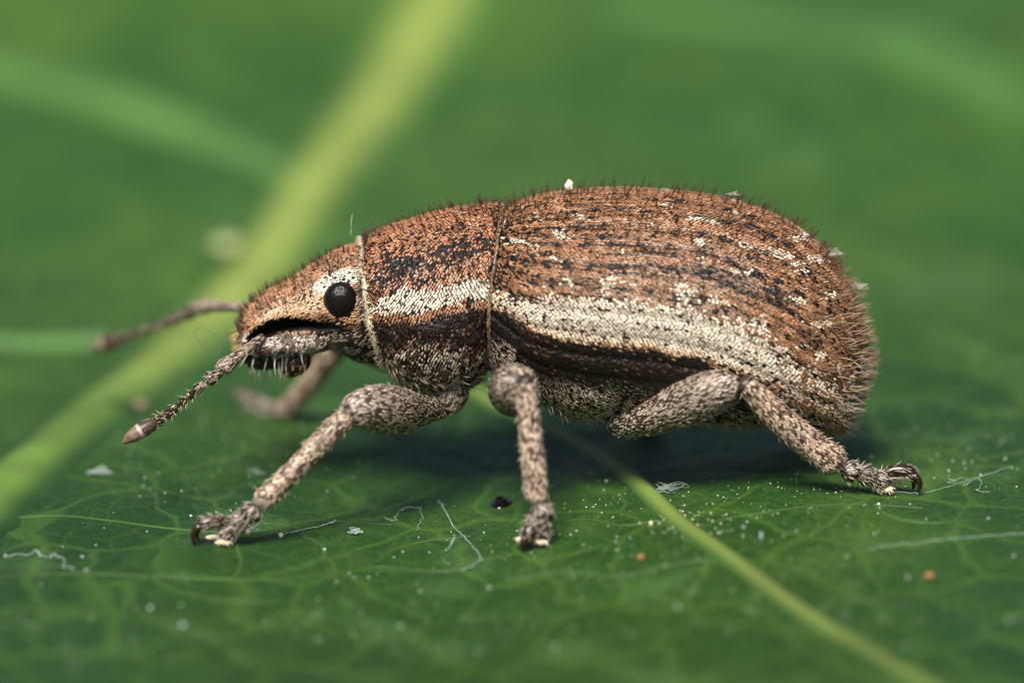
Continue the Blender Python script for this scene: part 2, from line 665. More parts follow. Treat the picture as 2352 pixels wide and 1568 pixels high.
def vein(name, path, half, height, c_mid, c_edge, parent=leaf, smooth_n=160, c_base=None):
    """a raised rib that melts into the blade: path of (x,y), half width list"""
    rows = np.array([[p[0], p[1], h] for p, h in zip(path, half)])
    S = spline(rows, smooth_n)
    c, hw = S[:, :2], S[:, 2]
    t = np.gradient(c, axis=0)
    t = t / np.linalg.norm(t, axis=1, keepdims=True)
    nrm = np.stack([-t[:, 1], t[:, 0]], 1)
    off = np.linspace(-1.35, 1.35, 19)
    XY = c[:, None] + nrm[:, None] * (off[None, :, None] * hw[:, None, None])
    prof = np.cos(np.clip(np.abs(off) / 1.35, 0, 1) * math.pi) * 0.5 + 0.5
    wob = 1 + 0.25 * (noise(np.stack([c[:, 0], c[:, 1]], 1), 1.6, 9) - 0.5)
    Z = leaf_h(XY[..., 0], XY[..., 1]) + (prof[None] ** 0.8) * (height * hw * wob)[:, None] - 0.02 * (1 - prof)[None] + 0.004
    V = np.concatenate([XY, Z[..., None]], -1)
    f = sstep(0.06, 1.0, prof)[None, :, None] * np.ones((smooth_n, 1, 1))
    if name == 'small_vein':
        e_ = np.linspace(0, 1, smooth_n)
        f = f * (sstep(0.0, 0.10, e_) * sstep(1.0, 0.6, e_))[:, None, None]
    nz = noise(V, 2.2, 4)[..., None] * 0.45 + noise(V * np.array([1.0, 0.5, 1.0]), 0.8, 24)[..., None] * 0.60 + 0.48
    cm = np.array(c_mid)[None, None, :]
    if c_base is not None:
        g = sstep(1.0, 7.0, c[:, 1] + 2.5 * (noise(c, 0.5, 14) - 0.5))[:, None, None]
        cm = np.array(c_base) * (1 - g) + cm * g
    ce = np.array(c_edge)[None, None, :]
    if c_base is not None:
        g2 = sstep(-1.0, 9.0, c[:, 1])[:, None, None]
        ce = np.array([0.012, 0.044, 0.0075]) * (1 - g2) + ce * g2  # rib edge follows the shading painted into the near blade
    C = (ce * (1 - f) + cm * f) * nz
    return mesh_object(name, V.reshape(-1, 3), grid_faces(smooth_n, len(off), False), M_vein, parent, C=C.reshape(-1, 3))


GREEN = (0.040, 0.104, 0.017)
YEL = (0.205, 0.262, 0.058)
PALE = (0.17, 0.30, 0.10)
my = np.array([-34, -20, -10, -5, -2, 0, 2, 4, 6, 8, 10, 13, 17, 22, 30, 40, 51])
vein('midrib', [(float(mid_x(y)), y) for y in my], [0.40] * 5 + [0.40, 0.40, 0.40, 0.41, 0.42, 0.43, 0.46, 0.5, 0.5, 0.45, 0.35, 0.15], 0.34, YEL, GREEN, smooth_n=260, c_base=(0.105, 0.190, 0.032))


def leafpath(pts):
    return [tuple(at_leaf(x, y)[:2]) for x, y in pts]


vein('side_vein', leafpath([(1010, 820), (1090, 900), (1200, 955), (1290, 1000), (1380, 1050), (1460, 1105), (1550, 1190), (1650, 1262), (1760, 1345), (1880, 1430), (2000, 1500), (2150, 1590), (2330, 1700)]),
     [0.12, 0.13, 0.13, 0.125, 0.115, 0.11, 0.115, 0.12, 0.125, 0.13, 0.14, 0.15, 0.16], 0.42, (0.135, 0.190, 0.040), (0.022, 0.072, 0.013))
vein('side_vein', leafpath([(-260, 95), (-60, 145), (120, 195), (300, 250), (450, 310), (600, 370), (690, 400)]), [0.40, 0.40, 0.42, 0.42, 0.38, 0.34, 0.30], 0.10, (0.066, 0.142, 0.036), GREEN)
vein('side_vein', leafpath([(-250, 775), (-80, 783), (60, 788), (160, 788), (250, 782)]), [0.24, 0.24, 0.24, 0.24, 0.24], 0.15, (0.095, 0.185, 0.060), GREEN)
vein('side_vein', leafpath([(1400, 15), (1600, 40), (1900, 60), (2100, 110), (2250, 190), (2420, 260), (2700, 330)]), [0.36, 0.36, 0.4, 0.5, 0.5, 0.5, 0.5], 0.08, (0.052, 0.124, 0.029), GREEN)

for pts in ([(1592, 1218), (1660, 1192), (1760, 1176), (1880, 1160), (2000, 1158), (2120, 1166)],
            [(1572, 1206), (1510, 1196), (1430, 1206), (1350, 1192), (1290, 1196)],
            [(1745, 1335), (1840, 1300), (1960, 1268), (2090, 1250), (2230, 1236), (2360, 1232)],
            [(1700, 1300), (1620, 1286), (1520, 1300), (1420, 1322), (1290, 1312), (1160, 1330)],
            [(-20, 1192), (130, 1184), (260, 1196), (400, 1214), (540, 1222), (640, 1212), (760, 1196), (900, 1204)],
            [(-20, 1322), (160, 1316), (340, 1322), (540, 1330), (720, 1322), (860, 1300), (1010, 1312), (1130, 1290)],
            [(540, 1330), (555, 1290), (545, 1250), (560, 1222)], [(860, 1300), (905, 1262), (990, 1240), (1080, 1230)],
            [(1840, 1300), (1880, 1340), (1960, 1370), (2080, 1390)], [(2000, 1158), (2060, 1190), (2150, 1200), (2290, 1190)],
            [(340, 1322), (420, 1360), (560, 1380), (760, 1376)]):
    q_ = leafpath(pts)
    vein('small_vein', q_, list(np.linspace(0.040, 0.022, len(q_))), 0.20, (0.036, 0.090, 0.015), (0.013, 0.046, 0.008), smooth_n=70)

# ================================================================ weevil
weevil = empty('weevil', (0, 0, 0))
tag(weevil, 'brown short-nosed weevil with cream side stripes standing on the green leaf', 'weevil')


def body_surf(st, nu, nt, bulge=None):
    """stations: top pixel, bottom pixel, half width -> closed surface; t=0 top, .25 near side, .5 belly"""
    S = spline(np.array(st, float), nu)
    th = np.linspace(0, 2 * math.pi, nt + 1)
    G = np.zeros((nu, nt + 1, 3))
    for i, row in enumerate(S):
        xt, yt, xb, yb, b = row[:5]
        b = max(b, 0.01)
        bu = row[5] / K if len(row) > 5 else 0.0
        Pt, Pb = at(xt, yt, 0), at(xb, yb, 0)
        c = (Pt + Pb) / 2
        H = (Pt - Pb) / 2
        hl = np.linalg.norm(H)
        a = math.sqrt(max(hl ** 2 - (b * math.tan(ELEV)) ** 2, (0.25 * hl) ** 2))
        H = H * (a / hl)
        G[i] = c + np.cos(th)[:, None] * H + np.sin(th)[:, None] * np.array([0, -b, 0])
        G[i, :, 0] += bu * np.sin(th) ** 2
    return Surf(G, True)


ELY = [(1146, 486, 1118, 838, .70, -14), (1205, 456, 1160, 880, .92, -8), (1285, 438, 1235, 925, 1.06, 0), (1400, 430, 1360, 965, 1.14, 0),
       (1520, 433, 1500, 982, 1.18, 0), (1640, 447, 1640, 990, 1.17, 0), (1740, 474, 1750, 996, 1.12, 0), (1830, 518, 1840, 1003, 1.0, 0),
       (1900, 575, 1900, 1008, .86, 0), (1942, 632, 1929, 1003, .69, 2), (1969, 700, 1948, 986, .52, 4), (1982, 758, 1962, 954, .36, 2),
       (1989, 808, 1979, 902, .19, 0), (1991, 842, 1986, 870, .05, 0)]
PRO = [(834, 553, 893, 842, .555, -6), (842, 545, 895, 850, .60, -6), (880, 525, 908, 868, .67, -4), (940, 503, 945, 893, .745, 0), (1000, 486, 1000, 907, .79, 0),
       (1060, 474, 1055, 903, .80, -6), (1110, 468, 1100, 876, .775, -12), (1142, 467, 1120, 845, .745, -16), (1152, 475, 1126, 838, .715, -18)]
HEAD = [(870, 575, 890, 828, .48), (820, 560, 850, 835, .49), (780, 570, 812, 826, .475), (740, 590, 775, 806, .45), (700, 617, 742, 804, .415), (650, 648, 705, 822, .38),
        (610, 668, 660, 835, .355), (580, 690, 618, 838, .335), (560, 722, 585, 830, .30), (549, 755, 560, 815, .22), (545, 780, 550, 800, .06)]

body_G = body_surf(ELY, 150, 220).G

# ---- elytra margin
MARG_X = [1100, 1140, 1180, 1230, 1350, 1500, 1650, 1750, 1850, 1940, 2010]
MARG_Y = [745, 790, 830, 862, 890, 906, 930, 968, 998, 1008, 1000]


def elytron_table(nt=150):
    nu = body_G.shape[0]
    th_n = body_G.shape[1] - 1
    G = np.zeros((nu, nt + 1, 3))
    for i in range(nu):
        half = body_G[i, : th_n // 2 + 1]
        px, py = proj(half)
        ok = np.where((py > np.interp(px, MARG_X, MARG_Y)) & (np.arange(len(half)) > th_n // 4))[0]
        jm = ok[0] if len(ok) else int(th_n * 0.47)
        jm = min(jm, int(th_n * 0.47))
        s = np.linspace(0, jm, nt + 1)
        j = np.minimum(s.astype(int), len(half) - 2)
        G[i] = half[j] + (half[j + 1] - half[j]) * (s - j)[:, None]
    # smooth the margin along the body
    for _ in range(6):
        G[1:-1] = (G[:-2] + 2 * G[1:-1] + G[2:]) / 4
    return G


EG = elytron_table()
STRIAE = np.linspace(0.07, 0.93, 10)


def stria_depth(t):
    d = np.min(np.abs(t[..., None] - STRIAE), -1)
    return np.exp(-(d / 0.016) ** 2)


_E = Surf(EG, False)
tt = np.linspace(0, 1, EG.shape[1])
fade = np.clip(np.linspace(0, 1, EG.shape[0]) * 1.0, 0, 1)
EG = EG - _E.N * (0.014 * stria_depth(tt)[None, :, None] * sstep(1.0, 0.9, fade)[:, None, None])
EG = EG + _E.N * 0.012 * (noise(EG, 2.2, 2)[..., None] - 0.5)
# a raised shoulder/edge lip and roll the margin in
lip = sstep(0.965, 1.0, tt)
EG = EG - _E.N * (0.05 * lip ** 2)[None, :, None]
EG[:, 0, 1] = 0.0

BROWN = np.array([0.275, 0.126, 0.056])
TAN = np.array([0.47, 0.29, 0.165])
DARKB = np.array([0.13, 0.058, 0.028])
CREAM = np.array([0.86, 0.73, 0.57])
FLECK = np.array([0.86, 0.70, 0.54])
GREYT = np.array([0.50, 0.42, 0.33])
BLACK = np.array([0.022, 0.016, 0.013])

SPOTS = [(1188, 560, 34, 12), (1160, 515, 10, 8), (1330, 496, 16, 9), (1285, 541, 22, 10), (1350, 575, 18, 13), (1430, 574, 16, 9), (1270, 592, 14, 8),
         (1608, 506, 26, 9), (1640, 512, 14, 8), (1475, 462, 12, 8), (1690, 487, 11, 7), (1612, 556, 10, 9), (1612, 596, 14, 12), (1710, 566, 14, 11),
         (1765, 552, 26, 16), (1792, 580, 22, 14), (1838, 545, 20, 14), (1870, 596, 20, 12), (1832, 602, 14, 10), (1806, 650, 12, 14), (1832, 686, 24, 13),
         (1848, 625, 12, 10), (1408, 642, 22, 10), (1450, 655, 14, 8), (1545, 648, 20, 10), (1575, 662, 24, 12), (1640, 690, 34, 12), (1690, 622, 12, 8),
         (1722, 624, 12, 9), (1750, 742, 20, 14), (1905, 742, 14, 12), (1910, 680, 10, 14), (1870, 745, 18, 10), (1800, 800, 20, 12), (1815, 555, 12, 12),
         (1880, 820, 14, 16), (1490, 510, 10, 6), (1400, 510, 9, 6), (1530, 470, 10, 6), (1560, 520, 9, 6), (1240, 500, 12, 8), (1730, 830, 20, 10), (1300, 640, 20, 8)]

CU_X = [1100, 1200, 1300, 1400, 1500, 1600, 1700, 1800, 1900, 2010]
CU_Y = [674, 684, 686, 688, 696, 716, 752, 806, 866, 930]
CL_X = [1100, 1140, 1165, 1200, 1250, 1300, 1400, 1500, 1600, 1700, 1800, 1900, 2010]
CL_Y = [700, 704, 716, 738, 764, 780, 790, 802, 822, 850, 890, 960, 1010]


def elytron_colour(P, t, u):
    Q = near(P)
    px, py = proj(Q)
    n1 = noise(Q, 7, 1)
    n2 = noise(Q, 22, 2)
    n3 = noise(Q, 3, 3)
    r = rng.random(len(P))
    py0 = py + 10 * (n1 - 0.5) + 5 * (n2 - 0.5)
    px = px + 22 * (noise(Q, 13, 4) - 0.5)
    py = py + 14 * (n1 - 0.5) + 10 * (n2 - 0.5)
    C = BROWN * (0.80 + 0.4 * n1)[:, None]
    C = C + (TAN * 1.05 - C) * (0.65 * sstep(0.40, 0.85, n2 + 0.5 * (r - 0.5)))[:, None]
    keep = np.ones(len(P))
    # rows of bare dark punctures along the striae
    si = np.argmin(np.abs(t[:, None] - STRIAE), 1)
    dt_ = np.abs(t - STRIAE[si])
    ph = np.cos(u * 2 * math.pi * (24 + 2 * (si % 3)) + si * 2.1 + 2.0 * noise(np.stack([u * 9, si * 1.7], -1), 1.0, 6))
    patch = sstep(0.34, 0.62, noise(np.stack([u * 7, t * 6], -1), 1.0, 12))
    row = np.exp(-(dt_ / 0.0105) ** 2)
    dk = row * np.clip(sstep(0.1, 0.7, ph + 0.9 * (n1 - 0.5)) * (0.35 + 0.65 * patch) + 0.12 * patch * sstep(0.35, 0.7, n1), 0, 1)
    C = C + (BLACK - C) * (r < dk * 0.9)[:, None]
    keep = keep * (1 - 0.7 * np.clip(dk, 0, 1))
    C = C * (1 - 0.45 * row * (1 - 0.5 * n1))[:, None]
    strk = noise(np.stack([u * 16, t * 70], -1), 1.0, 19)
    wear = noise(np.stack([u * 5, t * 9], -1), 1.0, 23)
    C = C * (1.18 - 0.75 * sstep(0.42, 0.75, strk) * (0.45 + 0.55 * sstep(0.35, 0.65, wear)))[:, None]
    keep = keep * (1 - 0.30 * sstep(0.55, 0.8, strk))
    # darker smears
    for (ax, ay, bx, by, wd) in ((1475, 572, 1575, 588, 9), (1500, 632, 1560, 636, 9), (1640, 655, 1720, 668, 12), (1720, 592, 1745, 600, 9), (1180, 600, 1260, 580, 8),
                                 (1140, 660, 1210, 640, 8), (1360, 628, 1440, 630, 8), (1330, 578, 1345, 580, 6), (1650, 610, 1700, 618, 7), (1760, 660, 1800, 700, 12),
                                 (1330, 545, 1420, 548, 6), (1500, 545, 1660, 560, 7), (1480, 465, 1560, 462, 5), (1700, 630, 1760, 640, 10)):
        f = np.clip(((px - ax) * (bx - ax) + (py - ay) * (by - ay)) / ((bx - ax) ** 2 + (by - ay) ** 2), 0, 1)
        d = np.hypot(px - ax - f * (bx - ax), py - ay - f * (by - ay))
        m = sstep(1.4, 0.4, d / wd) * 0.5 * sstep(0.3, 0.6, n2)
        C = np.where((rng.random(len(P)) < m)[:, None], BLACK * 1.6, C)
        keep = keep * (1 - 0.55 * m)
    # cream flecks
    for sx, sy, a, b in [q for i_, q in enumerate(SPOTS) if i_ % 5 != 4]:
        d = np.hypot((px - sx) / (a * 1.3), (py - sy - 0.12 * (px - sx)) / (b * 0.85))
        m = sstep(1.25, 0.25, d + 0.9 * (n2 - 0.5)) 
        C = np.where((rng.random(len(P)) < m * 0.9)[:, None], FLECK * (0.72 + 0.35 * n2)[:, None], C)
        keep = np.maximum(keep, m)
    # side stripe
    py = py0
    cu, cl = np.interp(px, CU_X, CU_Y), np.interp(px, CL_X, CL_Y)
    st = sstep(-14, 12, py - cu) * sstep(11, -12, py - cl)
    st = st * (1 - 0.15 * sstep(0.6, 0.78, strk))
    st = st * (1 - 0.62 * sstep(1720, 1930, px))
    st = np.maximum(st, 0.75 * sstep(30, 8, np.abs(py - cu + 24)) * sstep(0.5, 0.68, n1) * sstep(1240, 1300, px))
    seam = np.exp(-((py - (cu * 0.42 + cl * 0.58)) / 5.0) ** 2) * 0.35 * sstep(1200, 1300, px)
    tone = CREAM * (0.92 + 0.16 * (n2 - 0.5))[:, None] * (1 - seam)[:, None]
    tone = tone * (1 - 0.30 * np.exp(-(dt_ / 0.012) ** 2))[:, None]
    warm = sstep(-26, 2, py - cl)
    tone = tone * (1 - 0.30 * warm[:, None] * np.array([0.25, 0.6, 1.0]))
    sel = rng.random(len(P)) < st
    C = np.where(sel[:, None], tone, C)
    keep = np.where(sel, 0.98 - 0.12 * sstep(0.6, 0.8, strk), keep)
    # dark band below the stripe
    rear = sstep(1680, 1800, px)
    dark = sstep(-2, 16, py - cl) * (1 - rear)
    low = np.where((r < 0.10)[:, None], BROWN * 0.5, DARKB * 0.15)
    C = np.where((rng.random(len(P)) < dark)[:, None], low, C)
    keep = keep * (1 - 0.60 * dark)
    # grey-tan rear flank
    fl = sstep(-10, 30, py - (cl - 10)) * rear
    mott = np.where((n1 > 0.48)[:, None], GREYT * 0.9, TAN * 0.6)
    mott = np.where((r < 0.16)[:, None], DARKB, mott)
    C = np.where((rng.random(len(P)) < fl * 0.8)[:, None], mott, C)
    edge = sstep(0.955, 0.975, t) * sstep(0.16, 0.28, u)
    C = C + (GREYT * 0.72 - C) * (edge * 0.9)[:, None]
    C = C * rng.uniform(0.80, 1.18, (len(P), 1))
    return np.clip(C, 0.004, 0.9), keep


SC_L, SC_W = 0.041, 0.0192
for side in (1, -1):
    G = EG.copy()
    if side < 0:
        G[..., 1] *= -1
    sf = Surf(G, False)
    el = sf.mesh('elytron', M_cuticle, weevil)
    el['label'] = 'brown scaly wing case with cream stripe' if side > 0 else 'far wing case of the weevil'
    u, t = sf.samples(0.0375, 0.0235)
    P, N, T = sf.eval(u, t)
    C, keep = elytron_colour(P, t, u)
    k = rng.random(len(P)) < keep
    k &= u < 0.992
    sc = Soup()
    lum = sstep(0.3, 0.55, C[k][:, 1])
    Tk = unit(T[k] + np.array([0, 0, -0.22]))
    Tk = unit(Tk - N[k] * (Tk * N[k]).sum(1, keepdims=True))
    sc.scales(P[k], N[k], Tk, SC_L + 0.008 * (1 - lum), SC_W * (0.84 + 0.10 * lum), C[k], tilt=0.15, yaw=0.10)
    sc.build('scales', M_scale, el)
    # upright bristles in rows between the striae
    hs = Soup()
    mids = (STRIAE[:-1] + STRIAE[1:]) / 2
    mids = np.concatenate([[0.03], mids[:8]])
    for r_, tm in enumerate(mids):
        nn = 70 if r_ < 7 else 46
        uu = (np.arange(nn) + 0.5 + rng.uniform(-0.3, 0.3, nn)) / nn
        uu = uu ** 0.92 * 0.985
        uu = np.clip(uu + rng.normal(0, 0.006, nn), 0, 0.985)[rng.random(nn) < 0.88]
        nn = len(uu)
        tv = np.clip(tm + rng.normal(0, 0.013, nn), 0, 0.99)
        P, N, T = sf.eval(uu, tv)
        px, py = proj(near(P))
        pale = sstep(1780, 1960, px) * sstep(560, 760, py)
        D = N * 1.0 + T * rng.uniform(0.05, 0.75, (nn, 1)) + np.array([0, 0, 0.45]) + rng.normal(0, 0.13, (nn, 3))
        L = rng.uniform(0.075, 0.165, nn) * (1 - 0.3 * sstep(0.62, 0.9, tv)) * (0.75 + 0.25 * sstep(0, .2, uu))
        C = np.array([0.045, 0.020, 0.010]) * (1 - pale)[:, None] + np.array([0.36, 0.25, 0.15]) * pale[:, None]
        hs.hairs(P, D, L, 0.0070, C)
    # short fine hairs all over the back
    nn = 700
    uu, tv = rng.uniform(0.02, 0.97, nn), rng.uniform(0.0, 0.62, nn)
    P, N, T = sf.eval(uu, tv)
    hs.hairs(P, N + T * rng.uniform(0.2, 0.9, (nn, 1)) + np.array([0, 0, 0.3]), rng.uniform(0.04, 0.085, nn), 0.0044, np.array([[0.06, 0.028, 0.014]]) * rng.uniform(0.6, 1.6, (nn, 1)))
    # longer pale bristles on the tail end
    nn = 190
    uu = rng.uniform(0.70, 0.985, nn)
    tv = rng.uniform(0.35, 0.97, nn)
    P, N, T = sf.eval(uu, tv)
    D = N + T * rng.uniform(0.2, 0.8, (nn, 1))
    hs.hairs(P, D, rng.uniform(0.05, 0.12, nn), 0.0038, np.array([0.66, 0.58, 0.46]) * rng.uniform(0.7, 1.2, (nn, 1)))
    hs.build('bristles', M_hair, el)

# ---- belly and chest plates under the wing cases
cen = body_G[:, :-1].mean(1, keepdims=True)
AG = cen + (body_G - cen) * 0.955
fold = np.zeros(AG.shape[:2])
for fx in (1418, 1560, 1660, 1750, 1830):
    px, py = proj(near(AG))
    dd = np.abs(px - fx - (py - 940) * -0.55)
    fold = np.maximum(fold, np.exp(-(dd / 5.0) ** 2) * (py > 880))
px, py = proj(near(AG))
bump = np.exp(-(((px - 1330) / 95) ** 2 + ((py - 925) / 42) ** 2)) * 0.10 + np.exp(-(((px - 1160) / 34) ** 2 + ((py - 830) / 40) ** 2)) * 0.07
_A = Surf(AG, True)
AG = AG + _A.N * (bump - 0.05 * fold)[..., None]
AG[:, -1] = AG[:, 0]
ab = Surf(AG, True)
abd = ab.mesh('abdomen', M_cuticle, weevil)
u, t = ab.samples(0.036, 0.023)
P, N, T = ab.eval(u, t)
k = (t > 0.27) & (t < 0.73)
u, t, P, N, T = u[k], t[k], P[k], N[k], T[k]
px, py = proj(near(P))
n1, n2 = noise(near(P), 6, 21), noise(near(P), 18, 22)
C = GREYT * (0.62 + 0.5 * n1)[:, None]
C = np.where((rng.random(len(P)) < 0.22 + 0.3 * (n2 > 0.62))[:, None], np.array([0.20, 0.125, 0.085]), C)
C = C * rng.uniform(0.75, 1.2, (len(P), 1))
fd = np.zeros(len(P))
for fx in (1418, 1560, 1660, 1750, 1830):
    fd = np.maximum(fd, np.exp(-((px - fx - (py - 940) * -0.55) / 5.0) ** 2))
k = rng.random(len(P)) < 0.86 * (1 - 0.9 * fd)
sc = Soup()
sc.scales(P[k], N[k], T[k], 0.046, 0.0165, C[k], tilt=0.18, yaw=0.18)
sc.build('scales', M_scale, abd)
hs = Soup()
nn = 520
uu, tv = rng.uniform(0.12, 0.95, nn), rng.uniform(0.40, 0.60, nn)
P, N, T = ab.eval(uu, tv)
hs.hairs(P, N * 0.7 + T, rng.uniform(0.07, 0.13, nn), 0.005, np.array([0.50, 0.43, 0.33]) * rng.uniform(0.7, 1.2, (nn, 1)))
hs.build('bristles', M_hair, abd)

# ---- pronotum
pr = body_surf(PRO, 90, 160)
PG = pr.G.copy()
uu_ = np.linspace(0, 1, PG.shape[0])[:, None]
rim = np.exp(-((uu_ - 0.985) / 0.02) ** 2) * 0.034 + np.exp(-((uu_ - 0.03) / 0.022) ** 2) * 0.020 - np.exp(-((uu_ - 0.09) / 0.03) ** 2) * 0.018 - np.exp(-((uu_ - 0.945) / 0.018) ** 2) * 0.012
PG = PG + pr.N * (rim + 0.024 * (noise(PG, 9, 31) - 0.5) + 0.020 * (noise(PG, 20, 32) - 0.5))[..., None]
PG[:, -1] = PG[:, 0]
pr = Surf(PG, True)
pron = pr.mesh('pronotum', M_cuticle, weevil)
pron['label'] = 'coppery neck shield with cream side band'
u, t = pr.samples(0.031, 0.0225)
P, N, T = pr.eval(u, t)
Q = near(P)
px, py = proj(Q)
n1, n2, n3 = noise(Q, 8, 41), noise(Q, 24, 42), noise(Q, 3.5, 43)
py2 = py + 26 * (n1 - 0.5) + 10 * (n2 - 0.5)
COPPER = np.array([0.44, 0.185, 0.088])
C = COPPER * (0.65 + 0.6 * n1)[:, None]
C = np.where((rng.random(len(P)) < 0.2)[:, None], TAN * 0.95, C)
keep = 0.93 - 0.45 * (noise(Q, 15, 44) > 0.66)
# ragged black patch
yb = np.interp(px, [860, 930, 1000, 1060, 1120], [640, 622, 600, 575, 570])
m = sstep(1.2, 0.2, np.abs(py2 - yb) / np.interp(px, [860, 1000, 1120], [45, 34, 24])) * sstep(0.30, 0.62, n2 * 0.5 + n1 * 0.5)
C = np.where((rng.random(len(P)) < m * 0.8)[:, None], BLACK, C)
keep = keep * (1 - 0.5 * m)
# cream band
yc = np.interp(px, [850, 880, 950, 1020, 1080, 1130], [700, 697, 692, 682, 668, 662])
hw = np.interp(px, [850, 880, 950, 1020, 1080, 1130], [12, 16, 24, 27, 26, 22])
m = sstep(1.3, 0.65, np.abs(py2 - yc) / hw)
C = np.where((rng.random(len(P)) < m)[:, None], CREAM * (0.85 + 0.3 * (n2 - 0.5))[:, None], C)
keep = np.maximum(keep, 0.97 * m)
# brown then dark below the band
dk = sstep(0, 14, py2 - yc - hw - 12) * sstep(40, 0, py2 - np.interp(px, [880, 1000, 1110], [795, 778, 800]))
C = C + (np.where((rng.random(len(P)) < 0.16)[:, None], BROWN * 0.6, DARKB * 0.22) - C) * dk[:, None]
keep = keep * (1 - 0.42 * dk)
lo = sstep(-15, 25, py2 - np.interp(px, [880, 1000, 1110], [790, 790, 800]))
gl = np.where((n2 > 0.50)[:, None], GREYT * 0.8, np.array([0.09, 0.055, 0.038]))
C = C + (gl - C) * lo[:, None]
# pale front and hind rims
ed = np.maximum(sstep(0.055, 0.025, u), sstep(0.965, 0.985, u) * 0.8)
C = C + (np.array([0.52, 0.40, 0.27]) * (0.8 + 0.4 * n2)[:, None] - C) * ed[:, None]
keep = np.maximum(keep, ed)
C = np.clip(C * rng.uniform(0.82, 1.16, (len(P), 1)), 0.004, 0.9)
k = rng.random(len(P)) < keep
# pronotum scales lie down the flanks and forwards
dn = np.stack([np.zeros(len(P)), np.sign(P[:, 1]) * 0.2, -np.ones(len(P))], 1)
dn = unit(dn - N * (dn * N).sum(1, keepdims=True))
fl = sstep(0.04, 0.14, np.minimum(t, 1 - t))[:, None]
Tp = unit(T * (-0.45) + dn * fl * 1.0)
Tp = unit(Tp - N * (Tp * N).sum(1, keepdims=True))
sc = Soup()
sc.scales(P[k], N[k], Tp[k], 0.040, 0.0175, C[k], tilt=0.24, yaw=0.2)
sc.build('scales', M_scale, pron)
hs = Soup()
nn = 760
uu, tv = rng.uniform(0.02, 0.95, nn), np.mod(rng.uniform(-0.22, 0.22, nn), 1)
P, N, T = pr.eval(uu, tv)
D = N + T * -0.35 + np.array([0, 0, 0.5])
hs.hairs(P, D, rng.uniform(0.06, 0.115, nn), 0.0055, np.array([[0.045, 0.020, 0.010]]) * rng.uniform(0.6, 1.4, (nn, 1)))
nn = 640
uu, tv = rng.uniform(0.0, 0.075, nn), rng.random(nn)
P, N, T = pr.eval(uu, tv)
hs.hairs(P, -T + N * 0.25, rng.uniform(0.04, 0.075, nn), 0.005, np.array([[0.62, 0.52, 0.38]]) * rng.uniform(0.7, 1.2, (nn, 1)))
nn = 300
uu, tv = rng.uniform(0.1, 0.95, nn), rng.uniform(0.36, 0.64, nn)
P, N, T = pr.eval(uu, tv)
hs.hairs(P, N * 0.7 + T, rng.uniform(0.05, 0.10, nn), 0.005, np.array([[0.46, 0.38, 0.27]]) * rng.uniform(0.7, 1.2, (nn, 1)))
hs.build('bristles', M_hair, pron)

# raised rims of the neck shield
RIM = attr_mat('rim_scale', 0.5, 0.4)
for nm, row, rad, cc, off in (('front_rim', 2, 0.024, (0.66, 0.51, 0.34), 0.010), ('hind_rim', 87, 0.0135, (0.30, 0.225, 0.135), 0.012)):
    ring = PG[row, :-1] + pr.N[row, :-1] * off
    ring = np.roll(ring, 80, axis=0)
    ring = np.vstack([ring, ring[:1]])
    sf = limb_surf(ring[::2], np.full(len(ring[::2]), rad), nu=240, nt=12, round_ends=False)
    fr = sf.mesh(nm, M_leg, pron)
    sc, hs = Soup(), Soup()
    dress(sc, hs, sf, cc, np.array(cc) * 0.35, 0.25, L=0.034, W=0.015, step=(0.022, 0.014), hair_n=0, keep=0.95)
    V, F, C = np.vstack(sc.V), np.vstack(sc.F), np.vstack(sc.C)
    mesh_object('rim_scales', V, F, M_scale, pron, C=C, smooth=False, kind='stuff')

# ---- head with rostrum
hd = body_surf([(*r, 0) for r in HEAD], 130, 180)
HG = hd.G.copy()


def poly_dist(px, py, pts):
    best = np.full(np.shape(px), 1e9)
    for (ax, ay), (bx, by) in zip(pts[:-1], pts[1:]):
        f = np.clip(((px - ax) * (bx - ax) + (py - ay) * (by - ay)) / ((bx - ax) ** 2 + (by - ay) ** 2), 0, 1)
        best = np.minimum(best, np.hypot(px - ax - f * (bx - ax), py - ay - f * (by - ay)))
    return best


SCROBE = [(578, 782), (596, 766), (630, 752), (665, 747), (710, 748), (772, 754)]
hpx, hpy = proj(near(HG))
thh = np.linspace(0, 2 * math.pi, HG.shape[1])
sidew = sstep(0.25, 0.6, np.abs(np.sin(thh)))[None, :]
gd = poly_dist(hpx, hpy, SCROBE)
gw = np.interp(hpx, [575, 640, 700, 770], [16, 20, 16, 8])
HG = HG - hd.N * (0.19 * np.interp(hpx, [575, 660, 720, 770], [0.8, 1, 0.6, 0.2]) * sstep(1.0, 0.15, gd / gw) * sidew)[..., None]
brow = poly_dist(hpx, hpy, [(580, 740), (640, 716), (700, 714), (740, 722)])
HG = HG + hd.N * (0.035 * sstep(26, 4, brow) * sidew)[..., None]
gena = poly_dist(hpx, hpy, [(600, 798), (670, 796), (740, 786)])
HG = HG + hd.N * (0.06 * sstep(26, 2, gena) * sidew)[..., None]
HG = HG + hd.N * (0.012 * (noise(HG, 12, 51) - 0.5))[..., None]
HG[:, -1] = HG[:, 0]
hd = Surf(HG, True)
head = hd.mesh('head', M_cuticle, weevil)
head['label'] = 'copper-scaled head with short broad snout'
u, t = hd.samples(0.029, 0.0205)
P, N, T = hd.eval(u, t)
Q = near(P)
px, py = proj(Q)
n1, n2 = noise(Q, 9, 52), noise(Q, 26, 53)
C = np.array([0.42, 0.20, 0.10]) * (0.7 + 0.6 * n1)[:, None]
C = np.where((rng.random(len(P)) < 0.25)[:, None], TAN, C)
m = sstep(0.60, 0.72, n1)
C = C + (BLACK * 2 - C) * (m * 0.6)[:, None]
keep = np.full(len(P), 0.90)
